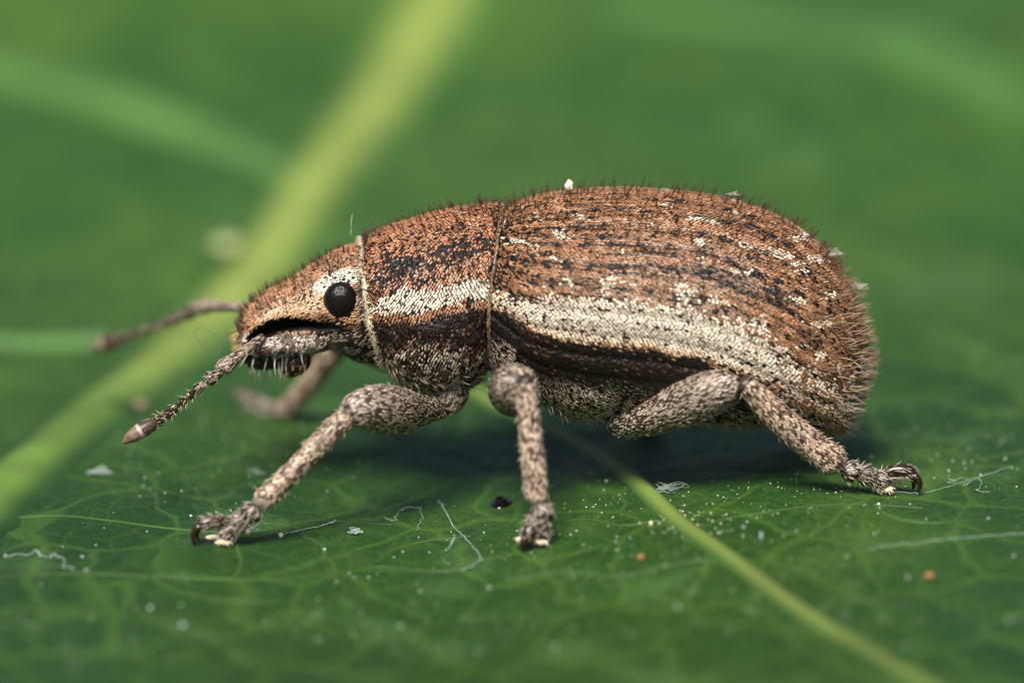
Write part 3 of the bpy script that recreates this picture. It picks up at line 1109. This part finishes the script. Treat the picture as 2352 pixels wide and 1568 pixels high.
m = sstep(22, 12, poly_dist(px, py + 10 * (n2 - 0.5), [(735, 662), (760, 645), (800, 632), (828, 628)]))
C = C + (CREAM - C) * m[:, None]
m = sstep(30, 14, poly_dist(px, py, [(610, 735), (660, 712), (720, 690)])) * 0.6
C = C + (np.array([0.62, 0.42, 0.25]) - C) * m[:, None]
lowc = sstep(758, 772, py)
C = C + (np.where((n2 > 0.50)[:, None], np.array([0.46, 0.38, 0.31]), np.array([0.13, 0.085, 0.065])) - C) * lowc[:, None]
nk = np.maximum(sstep(815, 832, px), 0.8 * sstep(735, 760, py) * sstep(770, 800, px))
nk = nk * sstep(600, 640, py)
C = C + (np.where((n2 > 0.56)[:, None], GREYT * 0.7, BLACK) - C) * nk[:, None]
gdp = poly_dist(px, py, SCROBE)
sw = sstep(0.3, 0.6, np.abs(np.sin(2 * math.pi * t)))
below = np.where(py > np.interp(px, [p_[0] for p_ in SCROBE], [p_[1] for p_ in SCROBE]), 0.8, 1.0)
keep = keep * (1 - sstep(1.15, 0.7, gdp / below / np.interp(px, [575, 640, 700, 770], [17, 21, 17, 10])) * sw)
mth = sstep(812, 822, py - np.interp(px, [540, 600, 640, 700, 760], [0, 0, 8, 0, -60]) * 0) * (px < 720)
keep = keep * (1 - 0.8 * mth)
sh = sstep(1.2, 0.5, np.hypot((px - 760) / 62, (py - 752) / 22))
keep = keep * (1 - 0.8 * sh)
C = np.clip(C * rng.uniform(0.75, 1.2, (len(P), 1)), 0.004, 0.9)
k = rng.random(len(P)) < keep
sc = Soup()
Th = unit(T + np.array([0, 0, -0.4]))
Th = unit(Th - N * (Th * N).sum(1, keepdims=True))
sc.scales(P[k], N[k], Th[k], 0.041, 0.0160, C[k], tilt=0.2, yaw=0.18)
sc.build('scales', M_scale, head)
hs = Soup()
nn = 420
uu, tv = rng.uniform(0.08, 0.90, nn), np.mod(rng.uniform(-0.17, 0.17, nn), 1)
P, N, T = hd.eval(uu, tv)
hs.hairs(P, N + np.array([0.1, 0, 0.5]), rng.uniform(0.055, 0.10, nn), 0.0055, np.array([[0.050, 0.024, 0.012]]) * rng.uniform(0.6, 1.4, (nn, 1)))
# pale whiskers round the mouth
nn = 64
uu = rng.uniform(0.50, 0.86, nn)
tv = np.where(rng.random(nn) < 0.5, rng.uniform(0.33, 0.45, nn), rng.uniform(0.55, 0.67, nn))
P, N, T = hd.eval(uu, tv)
hs.hairs(P, N * 0.55 + np.array([-0.15, 0, -0.9]) + rng.normal(0, 0.15, (nn, 3)), rng.uniform(0.10, 0.20, nn), 0.0085, np.array([[0.80, 0.73, 0.62]]) * rng.uniform(0.7, 1.1, (nn, 1)))
nn = 70
uu, tv = rng.uniform(0.84, 0.985, nn), rng.random(nn)
P, N, T = hd.eval(uu, tv)
hs.hairs(P, N * 0.6 + T + np.array([-0.3, 0, 0]), rng.uniform(0.06, 0.13, nn), 0.0045, np.array([[0.55, 0.40, 0.18]]) * rng.uniform(0.7, 1.2, (nn, 1)))
hs.build('bristles', M_hair, head)


for s in (1, -1):
    c = at(784, 690, -0.40)
    c[1] *= s
    e = ellipsoid(c, 0.170, 0.130, 0.178).mesh('eye', M_eye, weevil)
    e['label'] = 'glossy black faceted eye'
# mouthparts: dark jaws under the snout
for s_ in (1, -1):
    fj = limb_surf([np.array([p[0], p[1] * s_, p[2]]) for p in (at(660, 812, -0.10), at(635, 822, -0.15), at(605, 828, -0.17), at(578, 826, -0.13), at(560, 818, -0.07))],
                   np.array([22, 24, 22, 19, 8]) / K, nu=30, nt=24)
    fj.mesh('jaw', M_cuticle, weevil)
    bj = limb_surf([np.array([p[0], p[1] * s_, p[2]]) for p in (at(690, 800, -0.16), at(688, 818, -0.20), at(676, 838, -0.21), at(664, 853, -0.19), at(658, 862, -0.16))],
                   np.array([30, 32, 28, 17, 6]) / K, nu=30, nt=24)
    lb = bj.mesh('lower_lip', M_cuticle, weevil)
    sc, hs = Soup(), Soup()
    dress(sc, hs, bj, (0.34, 0.17, 0.09), (0.05, 0.03, 0.02), 0.4, L=0.05, W=0.010, keep=0.45, hair_n=46, hair_len=(0.05, 0.11), hair_c=(0.55, 0.42, 0.30), hair_lift=0.5)
    sc.build('scales', M_scale, lb)
    hs.build('bristles', M_hair, lb)


# ---- limbs
px2mm = 1.0 / K


def chain(pts):
    return [at(x, y, Y) for x, y, Y, r in pts], [r * px2mm for x, y, Y, r in pts]


def mirror(pts, shift=(0, 0)):
    """the same limb on the far side of the body, in 3D"""
    c, r = chain(pts)
    return [np.array([p[0], -p[1], p[2]]) for p in c], r


GB = (0.64, 0.52, 0.41)
GD = (0.17, 0.105, 0.070)


def make_leg(label, coxa, femur, tibia, segs, pads, claw_seg, claws, as_points=False, tib_base=(0.58, 0.43, 0.30), seed=0):
    leg = empty('leg', (0, 0, 0), weevil)
    leg['label'] = label
    get = (lambda q: q) if as_points else chain
    sc, hs = Soup(), Soup()
    for nm, q, base, hn, hl in (('coxa', coxa, (0.40, 0.33, 0.26), 30, (0.04, 0.07)), ('femur', femur, GB, 170, (0.025, 0.05)), ('tibia', tibia, tib_base, 140, (0.035, 0.068))):
        if q is None:
            continue
        q_ = get(q)
        sf = limb_surf(q_[0], np.array(q_[1]) * (0.93 if nm == 'tibia' else 1.0), nu=60, nt=32)
        sf.mesh(nm, M_leg, leg)
        dress(sc, hs, sf, base, GD, 0.2, hair_n=hn, hair_len=hl, seed=seed, patch=0.75 if nm == 'tibia' else 0.25, rng_u=(0.07, 0.97) if nm == 'tibia' else (0.02, 0.95), W=0.0155 if nm == 'tibia' else 0.0102, keep=0.84 if nm == 'tibia' else 0.78)
    kp, kr = get(tibia)
    kn = ellipsoid(np.asarray(kp[0]) * 0.6 + np.asarray(kp[1]) * 0.4 + np.array([0, 0.022 * np.sign(-kp[0][1]), 0]), kr[1] * 1.05, kr[1] * 1.0, kr[1] * 0.80, 14, 20, tilt=0.6)
    kn.mesh('knee', M_leg, leg)
    for q in segs:
        sf = limb_surf(*get(q), nu=20, nt=20)
        sf.mesh('tarsal_segment', M_leg, leg)
        dress(sc, hs, sf, (0.40, 0.33, 0.28), (0.06, 0.04, 0.03), 0.45, L=0.05, W=0.012, keep=0.8, hair_n=42, hair_len=(0.04, 0.085), seed=seed, hair_lift=0.45)
    for q in pads:
        sf = limb_surf(*get(q), nu=16, nt=18, flat=1.0)
        G = sf.G.copy()
        zc = G[..., 2].mean()
        G[..., 2] = zc + (G[..., 2] - zc) * 0.55
        Surf(G, True).mesh('toe_pad', M_pad, leg)
        P, N, T = Surf(G, True).eval(rng.random(40), rng.random(40))
        hs.hairs(P, np.array([[0, -0.3, -1.0]]) + N, np.full(40, 0.035), 0.0045, np.tile([[0.8, 0.68, 0.48]], (40, 1)))
    sf = limb_surf(*get(claw_seg), nu=20, nt=18)
    sf.mesh('claw_segment', M_claw, leg)
    dress(sc, hs, sf, (0.30, 0.22, 0.16), (0.05, 0.03, 0.02), 0.5, L=0.05, W=0.009, keep=0.45, hair_n=34, hair_len=(0.04, 0.07), seed=seed, hair_lift=0.4)
    for q in claws:
        q_ = get(q)
        limb_surf(q_[0], np.array(q_[1]) * 0.82, nu=24, nt=14).mesh('claw', M_claw, leg)
    sc.build('scales', M_scale, leg)
    hs.build('bristles', M_hair, leg)
    return leg


# near fore leg
FORE = dict(
    coxa=[(1050, 870, -0.26, 42), (1040, 905, -0.34, 36), (1030, 932, -0.42, 27), (1022, 945, -0.46, 16)],
    femur=[(1024, 942, -0.46, 17), (1000, 940, -0.58, 24), (960, 943, -0.78, 38), (915, 943, -0.98, 53), (870, 938, -1.15, 55), (832, 938, -1.28, 44), (805, 944, -1.36, 34), (790, 950, -1.40, 26)],
    tibia=[(806, 946, -1.39, 21), (790, 962, -1.42, 26), (740, 1012, -1.52, 27), (680, 1075, -1.62, 25), (630, 1125, -1.68, 26), (602, 1150, -1.70, 29), (592, 1160, -1.71, 27)],
    segs=[[(592, 1158, -1.71, 13), (580, 1172, -1.72, 22), (572, 1186, -1.72, 25), (566, 1196, -1.72, 20)],
          [(572, 1184, -1.72, 14), (556, 1194, -1.72, 24), (546, 1206, -1.72, 27), (538, 1216, -1.72, 20)],
          [(550, 1202, -1.73, 12), (530, 1216, -1.74, 20), (516, 1230, -1.75, 21), (508, 1238, -1.75, 16)]],
    pads=[[(534, 1236, -1.77, 8), (516, 1243, -1.77, 17), (500, 1244, -1.77, 9)], [(510, 1232, -1.55, 8), (488, 1236, -1.55, 14), (472, 1236, -1.55, 8)]],
    claw_seg=[(540, 1202, -1.74, 10), (515, 1198, -1.76, 13), (488, 1197, -1.78, 16), (466, 1204, -1.79, 17), (456, 1212, -1.80, 13)],
    claws=[[(464, 1206, -1.82, 11), (450, 1215, -1.83, 10), (444, 1230, -1.83, 8), (446, 1244, -1.83, 6), (450, 1252, -1.82, 2)],
           [(466, 1206, -1.74, 10), (456, 1213, -1.72, 9), (452, 1226, -1.70, 7), (456, 1238, -1.70, 4), (461, 1244, -1.70, 1.5)]])
make_leg('bent fore leg reaching forward below the head', **FORE, seed=1)

MIDL = dict(
    coxa=[(1215, 880, -0.35, 40), (1205, 905, -0.60, 44), (1195, 918, -0.80, 36)],
    femur=[(1190, 925, -0.78, 26), (1182, 915, -0.95, 42), (1178, 903, -1.15, 53), (1180, 893, -1.35, 56), (1190, 885, -1.52, 47), (1200, 880, -1.62, 34)],
    tibia=[(1204, 872, -1.66, 18), (1206, 892, -1.68, 21), (1212, 940, -1.73, 25), (1218, 1000, -1.79, 27), (1224, 1060, -1.83, 28), (1230, 1110, -1.86, 29), (1232, 1140, -1.88, 26), (1230, 1155, -1.88, 20)],
    segs=[[(1238, 1150, -1.88, 12), (1243, 1166, -1.89, 24), (1246, 1184, -1.90, 31), (1244, 1198, -1.91, 26)],
          [(1243, 1180, -1.91, 16), (1238, 1198, -1.92, 29), (1232, 1214, -1.94, 31), (1228, 1222, -1.95, 24)],
          [(1238, 1206, -1.93, 12), (1242, 1220, -1.94, 18), (1246, 1234, -1.95, 19), (1246, 1240, -1.95, 14)]],
    pads=[[(1226, 1240, -1.96, 9), (1244, 1243, -1.96, 15), (1260, 1238, -1.96, 9)], [(1184, 1236, -1.94, 6), (1196, 1238, -1.94, 10), (1206, 1238, -1.94, 6)]],
    claw_seg=[(1230, 1204, -1.95, 10), (1221, 1214, -1.98, 15), (1212, 1226, -2.00, 17), (1206, 1236, -2.02, 14)],
    claws=[[(1208, 1230, -2.03, 12), (1203, 1242, -2.05, 11), (1200, 1254, -2.05, 8), (1202, 1263, -2.03, 3)],
           [(1214, 1230, -1.99, 10), (1216, 1242, -2.00, 9), (1214, 1252, -2.00, 6), (1212, 1258, -1.98, 2)]])
make_leg('middle leg standing upright with its thigh pointing outward', **MIDL, tib_base=(0.66, 0.49, 0.36), seed=2)

HIND = dict(
    coxa=[(1455, 915, -0.45, 40), (1430, 945, -0.56, 36), (1412, 968, -0.60, 27), (1404, 982, -0.62, 17)],
    femur=[(1406, 980, -0.58, 20), (1438, 976, -0.74, 28), (1490, 962, -0.93, 38), (1545, 938, -1.05, 48), (1600, 914, -1.13, 53), (1645, 897, -1.18, 48), (1682, 884, -1.20, 36), (1698, 880, -1.20, 28)],
    tibia=[(1704, 880, -1.20, 18), (1722, 893, -1.20, 25), (1765, 936, -1.17, 33), (1820, 988, -1.13, 36), (1875, 1032, -1.10, 37), (1918, 1060, -1.08, 40), (1935, 1072, -1.07, 38)],
    segs=[[(1930, 1082, -1.07, 14), (1948, 1082, -1.07, 24), (1964, 1086, -1.07, 29), (1972, 1090, -1.07, 22)],
          [(1966, 1084, -1.07, 14), (1984, 1089, -1.07, 23), (1998, 1095, -1.07, 26), (2006, 1099, -1.07, 20)],
          [(2000, 1092, -1.07, 13), (2016, 1099, -1.07, 22), (2032, 1108, -1.07, 22), (2040, 1114, -1.07, 15)]],
    pads=[[(2016, 1122, -1.08, 9), (2036, 1123, -1.08, 15), (2052, 1120, -1.08, 8)], [(2036, 1102, -0.92, 8), (2056, 1104, -0.92, 13), (2072, 1102, -0.92, 7)]],
    claw_seg=[(2020, 1092, -1.06, 10), (2046, 1082, -1.05, 13), (2072, 1080, -1.05, 15), (2092, 1087, -1.05, 16), (2102, 1095, -1.05, 13)],
    claws=[[(2096, 1088, -1.08, 11), (2108, 1099, -1.09, 10), (2113, 1112, -1.09, 8), (2111, 1124, -1.08, 5), (2107, 1132, -1.08, 2)],
           [(2092, 1090, -1.0, 9), (2098, 1102, -0.98, 8), (2099, 1114, -0.97, 6), (2096, 1124, -0.97, 2)]])
make_leg('hind leg bent at the knee with thick thigh', **HIND, seed=3)
# spur fringe under the hind tibia end
hs = Soup()

# far legs
FARF = dict(
    coxa=[(1035, 820, 0.26, 40), (1010, 850, 0.40, 34), (980, 860, 0.5, 22)],
    femur=[(985, 850, 0.5, 18), (930, 825, 0.85, 38), (880, 800, 1.1, 50), (830, 785, 1.35, 42), (785, 785, 1.5, 28)],
    tibia=[(790, 780, 1.5, 20), (768, 808, 1.58, 26), (735, 850, 1.75, 27), (695, 900, 1.92, 27), (660, 940, 2.08, 28), (648, 952, 2.12, 24)],
    segs=[[(652, 946, 2.12, 14), (636, 952, 2.25, 24), (622, 950, 2.35, 26), (614, 946, 2.42, 20)],
          [(622, 948, 2.36, 14), (606, 944, 2.48, 24), (594, 936, 2.58, 26), (586, 930, 2.64, 20)],
          [(594, 936, 2.58, 12), (582, 930, 2.68, 20), (572, 926, 2.74, 20), (566, 924, 2.78, 14)]],
    pads=[[(590, 946, 2.62, 8), (578, 944, 2.68, 14), (566, 940, 2.74, 8)]],
    claw_seg=[(590, 930, 2.64, 10), (574, 918, 2.78, 16), (562, 908, 2.86, 18), (556, 904, 2.92, 13)],
    claws=[[(560, 906, 2.88, 10), (552, 904, 2.98, 9), (548, 908, 3.05, 7), (548, 914, 3.08, 3)]])
make_leg('fore leg on the far side, blurred behind the head', **FARF, seed=4)


def far_copy(src, dx, dy=0.0):
    out = {}
    for key, q in src.items():
        conv = lambda s: ([np.array([p[0] + dx * min(1, max(0, (1.0 - p[2]) / 0.8 + 0.2)), -p[1], p[2]]) for p in chain(s)[0]], chain(s)[1])
        if key in ('segs', 'pads', 'claws'):
            out[key] = [conv(s) for s in q]
        else:
            out[key] = conv(q)
    return out


make_leg('middle leg on the far side under the belly', **far_copy(MIDL, 1.05), as_points=True, seed=5)
make_leg('hind leg on the far side behind the belly', **far_copy(HIND, -0.75), as_points=True, seed=6)

# ---- antennae
def make_antenna(label, scape, funicle, club, seed):
    an = empty('antenna', (0, 0, 0), weevil)
    an['label'] = label
    sc, hs = Soup(), Soup()
    sf = limb_surf(*chain(scape), nu=44, nt=20)
    sf.mesh('scape', M_leg, an)
    dress(sc, hs, sf, (0.46, 0.37, 0.29), GD, 0.4, L=0.04, W=0.011, step=(0.026, 0.014), hair_n=36, hair_len=(0.03, 0.06), seed=seed, hair_lift=0.35)
    for i, (a, b) in enumerate(zip(funicle[:-1], funicle[1:])):
        ax, ay, aY, ar = a
        bx, by, bY, br = b
        pts = []
        for f, rr in ((0.0, 0.45), (0.25, 0.62), (0.6, 0.95), (0.85, 1.0), (1.0, 0.62)):
            pts.append((ax + (bx - ax) * f, ay + (by - ay) * f, aY + (bY - aY) * f, rr * ar))
        sf = limb_surf(*chain(pts), nu=18, nt=16)
        sf.mesh('funicle_segment', M_claw, an)
        dress(sc, hs, sf, (0.42, 0.34, 0.27), (0.06, 0.04, 0.03), 0.4, L=0.042, W=0.008, step=(0.03, 0.016), keep=0.75 if i < 2 else 0.25, hair_n=12, hair_len=(0.04, 0.075), hair_c=(0.62, 0.50, 0.30), seed=seed, hair_lift=0.5)
    sf = limb_surf(*chain(club), nu=30, nt=22)
    def club_c(V):
        m_ = len(V) - 2
        uu = np.concatenate([np.repeat(np.linspace(0, 1, 30), 22)[:m_], [0.0, 1.0]])
        nz = noise(V, 40, 33)[:, None]
        c_ = np.where((uu < 0.50)[:, None], np.array([[0.060, 0.036, 0.026]]), np.array([[0.19, 0.125, 0.088]]))
        c_ = np.where(((uu > 0.48) & (uu < 0.53))[:, None], np.array([[0.42, 0.35, 0.28]]), c_)
        return c_ * (0.6 + 0.8 * nz)
    sf.mesh('club', M_hair, an, C=club_c)
    P, N, T = sf.eval(rng.random(160), rng.random(160))
    hs.hairs(P, N * 0.3 + T, rng.uniform(0.012, 0.026, 160), 0.0022, np.array([[0.34, 0.26, 0.20]]) * rng.uniform(0.4, 1.2, (160, 1)))
    sc.build('scales', M_scale, an)
    hs.build('bristles', M_hair, an)
    return an


make_antenna('elbowed antenna hanging down in front of the snout',
             [(606, 772, -0.36, 8), (590, 784, -0.44, 9), (565, 803, -0.54, 10), (540, 823, -0.62, 12), (522, 837, -0.68, 18), (512, 846, -0.70, 19), (507, 853, -0.71, 13)],
             [(512, 852, -0.71, 15), (474, 876, -0.76, 12), (447, 898, -0.80, 11), (429, 914, -0.83, 11), (413, 928, -0.86, 11), (396, 942, -0.89, 12), (378, 956, -0.92, 14), (356, 970, -0.95, 14)],
             [(360, 967, -0.95, 9), (348, 975, -0.96, 15), (330, 985, -0.98, 18), (312, 996, -1.0, 17), (295, 1007, -1.01, 12), (282, 1018, -1.02, 3)], 1)
make_antenna('far antenna stretching out ahead of the snout, out of focus',
             [(590, 712, 0.36, 9), (560, 706, 0.55, 10), (520, 704, 0.85, 11), (485, 703, 1.1, 14), (465, 704, 1.25, 18), (452, 710, 1.3, 16)],
             [(458, 708, 1.3, 16), (425, 722, 1.5, 14), (398, 736, 1.65, 12), (375, 746, 1.75, 11), (352, 754, 1.85, 11), (328, 762, 1.95, 11), (302, 770, 2.05, 12), (275, 779, 2.15, 13)],
             [(280, 777, 2.15, 10), (262, 783, 2.22, 18), (245, 789, 2.28, 20), (228, 796, 2.33, 15), (212, 804, 2.38, 4)], 2)


# ================================================================ bits on the leaf and on the weevil
def thread(name, pts, r, mat, label, cat, group=None, n=80, wob=0.02, seed=0):
    S = spline(np.array(pts, float), n)
    S = S + wob * np.stack([noise(np.stack([np.arange(n) * 0.35, np.full(n, 5.0 * j)], 1), 1.0, 80 + seed) - 0.5 for j in range(3)], 1) * np.array([1, 1, 0.3])
    sf = limb_surf(S, np.full(n, r * 0.62) * (0.7 + 0.6 * noise(np.stack([np.arange(n) * 0.3, np.zeros(n)], 1), 1.0, 81 + seed)), nu=n * 2, nt=6)
    o = sf.mesh(name, mat)
    tag(o, label, cat, group)
    return o


def lp(x, y, lift=0.012):
    p = at_leaf(x, y)
    return p + np.array([0, 0, lift])


THR = 'silk threads lying on the leaf'
thread('silk_thread', [lp(*q) for q in ((1005, 1150), (1022, 1172), (1045, 1215), (1068, 1232), (1088, 1262), (1106, 1280), (1090, 1298), (1062, 1308))], 0.0075, M_silk,
       'kinked white silk thread lying on the leaf between fore and middle feet', 'thread', THR, wob=0.05, seed=1)
thread('silk_thread', [lp(*q) for q in ((880, 1190), (905, 1196), (925, 1172), (962, 1170), (968, 1198), (955, 1222))], 0.005, M_silk,
       'faint looped silk thread on the leaf beside the kinked thread', 'thread', THR, wob=0.05, seed=2)
thread('silk_thread', [lp(*q) for q in ((640, 1232), (670, 1224), (710, 1216), (745, 1208), (775, 1198))], 0.0085, M_silk,
       'short bright dusty thread on the leaf just behind the fore foot', 'thread', THR, wob=0.03, seed=3)
thread('silk_thread', [lp(2040, 1131), lp(2105, 1136, .02), lp(2150, 1132, .03), lp(2210, 1118, .05), lp(2265, 1104, .06), lp(2325, 1088, .08)], 0.0042, M_silk,
       'thin straight silk strand running out from under the hind claw', 'thread', THR, wob=0.02, seed=4)
thread('silk_thread', [lp(2175, 1105, .03), lp(2192, 1112, .04), lp(2180, 1118, .04), lp(2205, 1108, .05), lp(2228, 1116, .05), lp(2215, 1124, .04), lp(2242, 1110, .05), lp(2252, 1122, .05), lp(2246, 1134, .03), lp(2270, 1136, .03)], 0.0042, M_silk,
       'tangled silk knot on the strand beyond the hind claw', 'thread', THR, wob=0.05, seed=5)
thread('silk_thread', [lp(*q) for q in ((0, 1282), (25, 1275), (60, 1278), (88, 1268), (100, 1282), (135, 1278), (150, 1300), (168, 1312))], 0.0075, M_silk,
       'thick fuzzy white fibre on the leaf in front of the midrib', 'thread', THR, wob=0.08, seed=6)
thread('silk_thread', [lp(*q) for q in ((1990, 1265), (2080, 1250), (2180, 1240), (2280, 1232), (2352, 1228), (2420, 1226))], 0.006, M_silk,
       'long pale thread lying on the leaf in front of the hind foot', 'thread', THR, wob=0.04, seed=7)
thread('silk_thread', [lp(*q) for q in ((1045, 1230), (1040, 1245), (1030, 1262))], 0.005, M_silk,
       'tiny side strand hanging off the kinked silk thread', 'thread', THR, wob=0.03, seed=8)


def tuft(name, centre, size, nstr, label, mat=M_silk, r=0.004, cat='lint', seed=0):
    rg = np.random.default_rng(100 + seed)
    Vs, Fs, n0 = [], [], 0
    for _ in range(nstr):
        a = rg.normal(0, 1, (5, 3)) * np.array([1, 1, 0.5]) * size * 0.5
        a[:, 2] = np.abs(a[:, 2])
        sf = limb_surf(spline(a + np.asarray(centre), 20), np.full(20, r * 0.6), nu=24, nt=5)
        G = sf.G[:, :-1]
        Vs.append(G.reshape(-1, 3))
        Fs.append(grid_faces(G.shape[0], G.shape[1], True) + n0)
        n0 += G.shape[0] * G.shape[1]
    o = mesh_object(name, np.vstack(Vs), np.vstack(Fs), mat)
    tag(o, label, cat)
    return o


tuft('lint_tuft', lp(1540, 1128), 0.16, 9, 'wispy white lint caught beside the side vein under the belly', seed=1)
tuft('lint_tuft', lp(566, 1226, 0.03), 0.11, 6, 'small bluish lint clinging to the fore foot', seed=2)
tuft('lint_tuft', lp(590, 1092), 0.10, 4, 'tiny wisp of lint on the leaf behind the fore shin', seed=3)
tuft('lint_tuft', lp(815, 1226), 0.07, 12, 'round pale fluff ball on the leaf near the dusty thread', seed=4, r=0.006)
tuft('lint_tuft', lp(230, 1090), 0.10, 8, 'pale fluff on the leaf beside the midrib base', seed=5, r=0.008)

# fibre loop at the snout
thread('fibre_loop', [at(540, 792, -0.1), at(524, 780, -0.12), at(512, 788, -0.14), at(505, 808, -0.15), at(490, 812, -0.16), at(470, 800, -0.17), at(452, 778, -0.18), at(448, 762, -0.18), at(462, 752, -0.18), at(480, 758, -0.18), at(498, 778, -0.17), at(508, 800, -0.16), at(505, 820, -0.15), at(492, 830, -0.14)],
       0.0042, plain_mat('blue_fibre', (0.10, 0.16, 0.17), 0.5, 0.4), 'fine blue-grey fibre curled in a loop at the snout tip', 'fibre', wob=0.01, seed=11)

# flakes / crumbs caught on the back
def crumb(name, c, r, mat, label, cat='crumb', seed=0, stretch=(1, 1, 1.2)):
    sf = ellipsoid((0, 0, 0), r * stretch[0], r * stretch[1], r * stretch[2], 14, 18)
    G = sf.G * (0.75 + 0.5 * noise(sf.G / r, 1.4, 90 + seed))[..., None] + np.asarray(c)
    G[:, -1] = G[:, 0]
    o = Surf(G, True).mesh(name, mat)
    tag(o, label, cat)
    return o


crumb('crumb', at(1307, 426, -0.02), 0.044, M_flake, 'cream crumb caught on top of the weevil back', seed=1)
tuft('lint_tuft', at(1918, 584, -0.05), 0.11, 7, 'grey fluff stuck to the upper rear of the wing cases', mat=M_fuzz, seed=6, r=0.0045)
tuft('lint_tuft', at(1974, 660, -0.05), 0.09, 6, 'pale wisp stuck on the rear curve of the wing cases', mat=M_fuzz, seed=7, r=0.005)
tuft('lint_tuft', at(1868, 748, -0.78), 0.14, 6, 'golden tangle of fibres on the rear flank', mat=M_flake, seed=8, r=0.0036)
tuft('lint_tuft', at(1688, 450, -0.1), 0.10, 3, 'curved pale hair lying on the top edge of the back', mat=M_fuzz, seed=9, r=0.004)
thread('silk_thread', [at(806, 545, -0.1), at(809, 525, -0.1), at(808, 505, -0.1), at(811, 492, -0.1)], 0.007, M_silk, 'upright white fibre sticking up behind the head', 'thread', THR, n=20, wob=0.02, seed=12)
crumb('crumb', lp(2135, 1329, 0.03), 0.045, M_grain, 'round orange crumb on the leaf beyond the side vein', seed=2, stretch=(1, 1, .7))
crumb('crumb', lp(1472, 1284, 0.02), 0.036, M_grain, 'small orange grain on the leaf between middle foot and side vein', seed=3, stretch=(1, 1, .8))
crumb('crumb', lp(645, 1232, 0.015), 0.022, M_flake, 'tiny glassy grain at the end of the dusty thread', seed=4)
crumb('crumb', lp(1495, 1205, 0.015), 0.020, M_flake, 'tiny tan grain on the leaf beside the side vein', seed=5)
crumb('flake', lp(322, 936, 0.03), 0.10, M_tan, 'blurred tan flake lying on the leaf under the near antenna', 'flake', seed=6, stretch=(0.8, 1.2, .4))
crumb('flake', lp(524, 596, 0.16), 0.15, M_pollen, 'blurred white flake lying on the midrib', 'flake', seed=7, stretch=(0.9, 1.2, .4))
crumb('flake', lp(1748, 1240, 0.04), 0.022, M_silk, 'upright bluish white flake on the leaf beyond the side vein', 'flake', seed=8, stretch=(0.7, 0.7, 1.9))
crumb('flake', lp(420, 1440, 0.02), 0.036, M_silk, 'blurred white speck on the leaf in front of the fore foot', 'flake', seed=9, stretch=(1, 1, .5))

# black tar-like droplet with a raised rim
dc = lp(1147, 1156, 0.0)
nr_, na_ = 26, 64
rr_ = np.linspace(0, 1, nr_)
aa = np.linspace(0, 2 * math.pi, na_ + 1)
prof = 0.034 * np.sqrt(np.clip(1 - rr_ ** 2, 0, 1)) + 0.020 * np.exp(-((rr_ - 0.42) / 0.13) ** 2) - 0.012 * np.exp(-(rr_ / 0.2) ** 2)
DG = np.stack(np.broadcast_arrays(rr_[:, None] * np.cos(aa) * (0.105 + 0.02 * np.cos(aa)), rr_[:, None] * np.sin(aa) * 0.16, prof[:, None] * np.ones_like(aa)), -1) + dc
DG[..., 2] += leaf_h(DG[..., 0], DG[..., 1]) - leaf_h(dc[0], dc[1]) + 0.002
o = mesh_object('droplet', DG[:, :-1].reshape(-1, 3), grid_faces(nr_, na_, True), M_drop)
tag(o, 'small shiny black droplet on the leaf beside the middle foot', 'droplet')

# fine dust on the leaf (uncountable)
du = Soup()


def dust(n, xy, size, c, jitter=0.3):
    x, y = xy[:, 0], xy[:, 1]
    z = leaf_h(x, y)
    P = np.stack([x, y, z], 1)
    s = size * np.minimum(rng.lognormal(-0.15, 0.5, len(P)), 1.7)
    C = np.array([c]) * rng.uniform(0.6, 1.1, (len(P), 1))
    oc = np.array([[1, 0, 0], [0, 1, 0], [-1, 0, 0], [0, -1, 0], [0, 0, 1], [0, 0, -0.6]], float)
    tri = np.array([[0, 1, 4], [1, 2, 4], [2, 3, 4], [3, 0, 4], [1, 0, 5], [2, 1, 5], [3, 2, 5], [0, 3, 5]])
    an = rng.uniform(0, 2 * math.pi, len(P))
    R = np.stack([np.stack([np.cos(an), -np.sin(an), 0 * an], 1), np.stack([np.sin(an), np.cos(an), 0 * an], 1), np.stack([0 * an, 0 * an, 1 + 0 * an], 1)], 1)
    V = P[:, None] + np.einsum('nij,kj->nki', R, oc) * s[:, None, None] * np.array([1, 1, 0.8]) + np.array([0, 0, 0.006])
    F = (np.arange(len(P))[:, None, None] * 6 + tri[None]).reshape(-1, 3)
    du.add(V.reshape(-1, 3), F, np.repeat(C, 6, 0))


WH = (0.80, 0.82, 0.72)
xy = np.stack([rng.uniform(-5.2, 5.4, 1500), rng.uniform(-4.5, 2.5, 1500)], 1)
keep_ = noise(xy, 0.7, 95) > 0.42
dust(0, xy[keep_], 0.0072, WH)
xy = np.stack([rng.uniform(-5.2, 5.4, 130), rng.uniform(-6.5, 3.0, 130)], 1)
dust(0, xy, 0.013, (0.62, 0.68, 0.62))
xy = np.stack([rng.uniform(-6, 6.5, 26), rng.uniform(-7, 9, 26)], 1)
dust(0, xy, 0.028, (0.20, 0.27, 0.22))
for cx_, cy_, sp, nn in ((1580, 1200, 0.18, 60), (1545, 1185, 0.10, 40), (1610, 1240, 0.3, 40), (1380, 1175, 0.4, 40), (1700, 1150, 0.5, 50)):
    p = at_leaf(cx_, cy_)
    xy = np.stack([p[0] + rng.normal(0, sp, nn), p[1] + rng.normal(0, sp * 2.2, nn)], 1)
    dust(0, xy, 0.0076, (0.85, 0.84, 0.60))
o = du.build('dust', M_dust, None)
tag(o, 'fine white dust and pollen specks scattered over the green leaf', 'dust', kind='stuff')
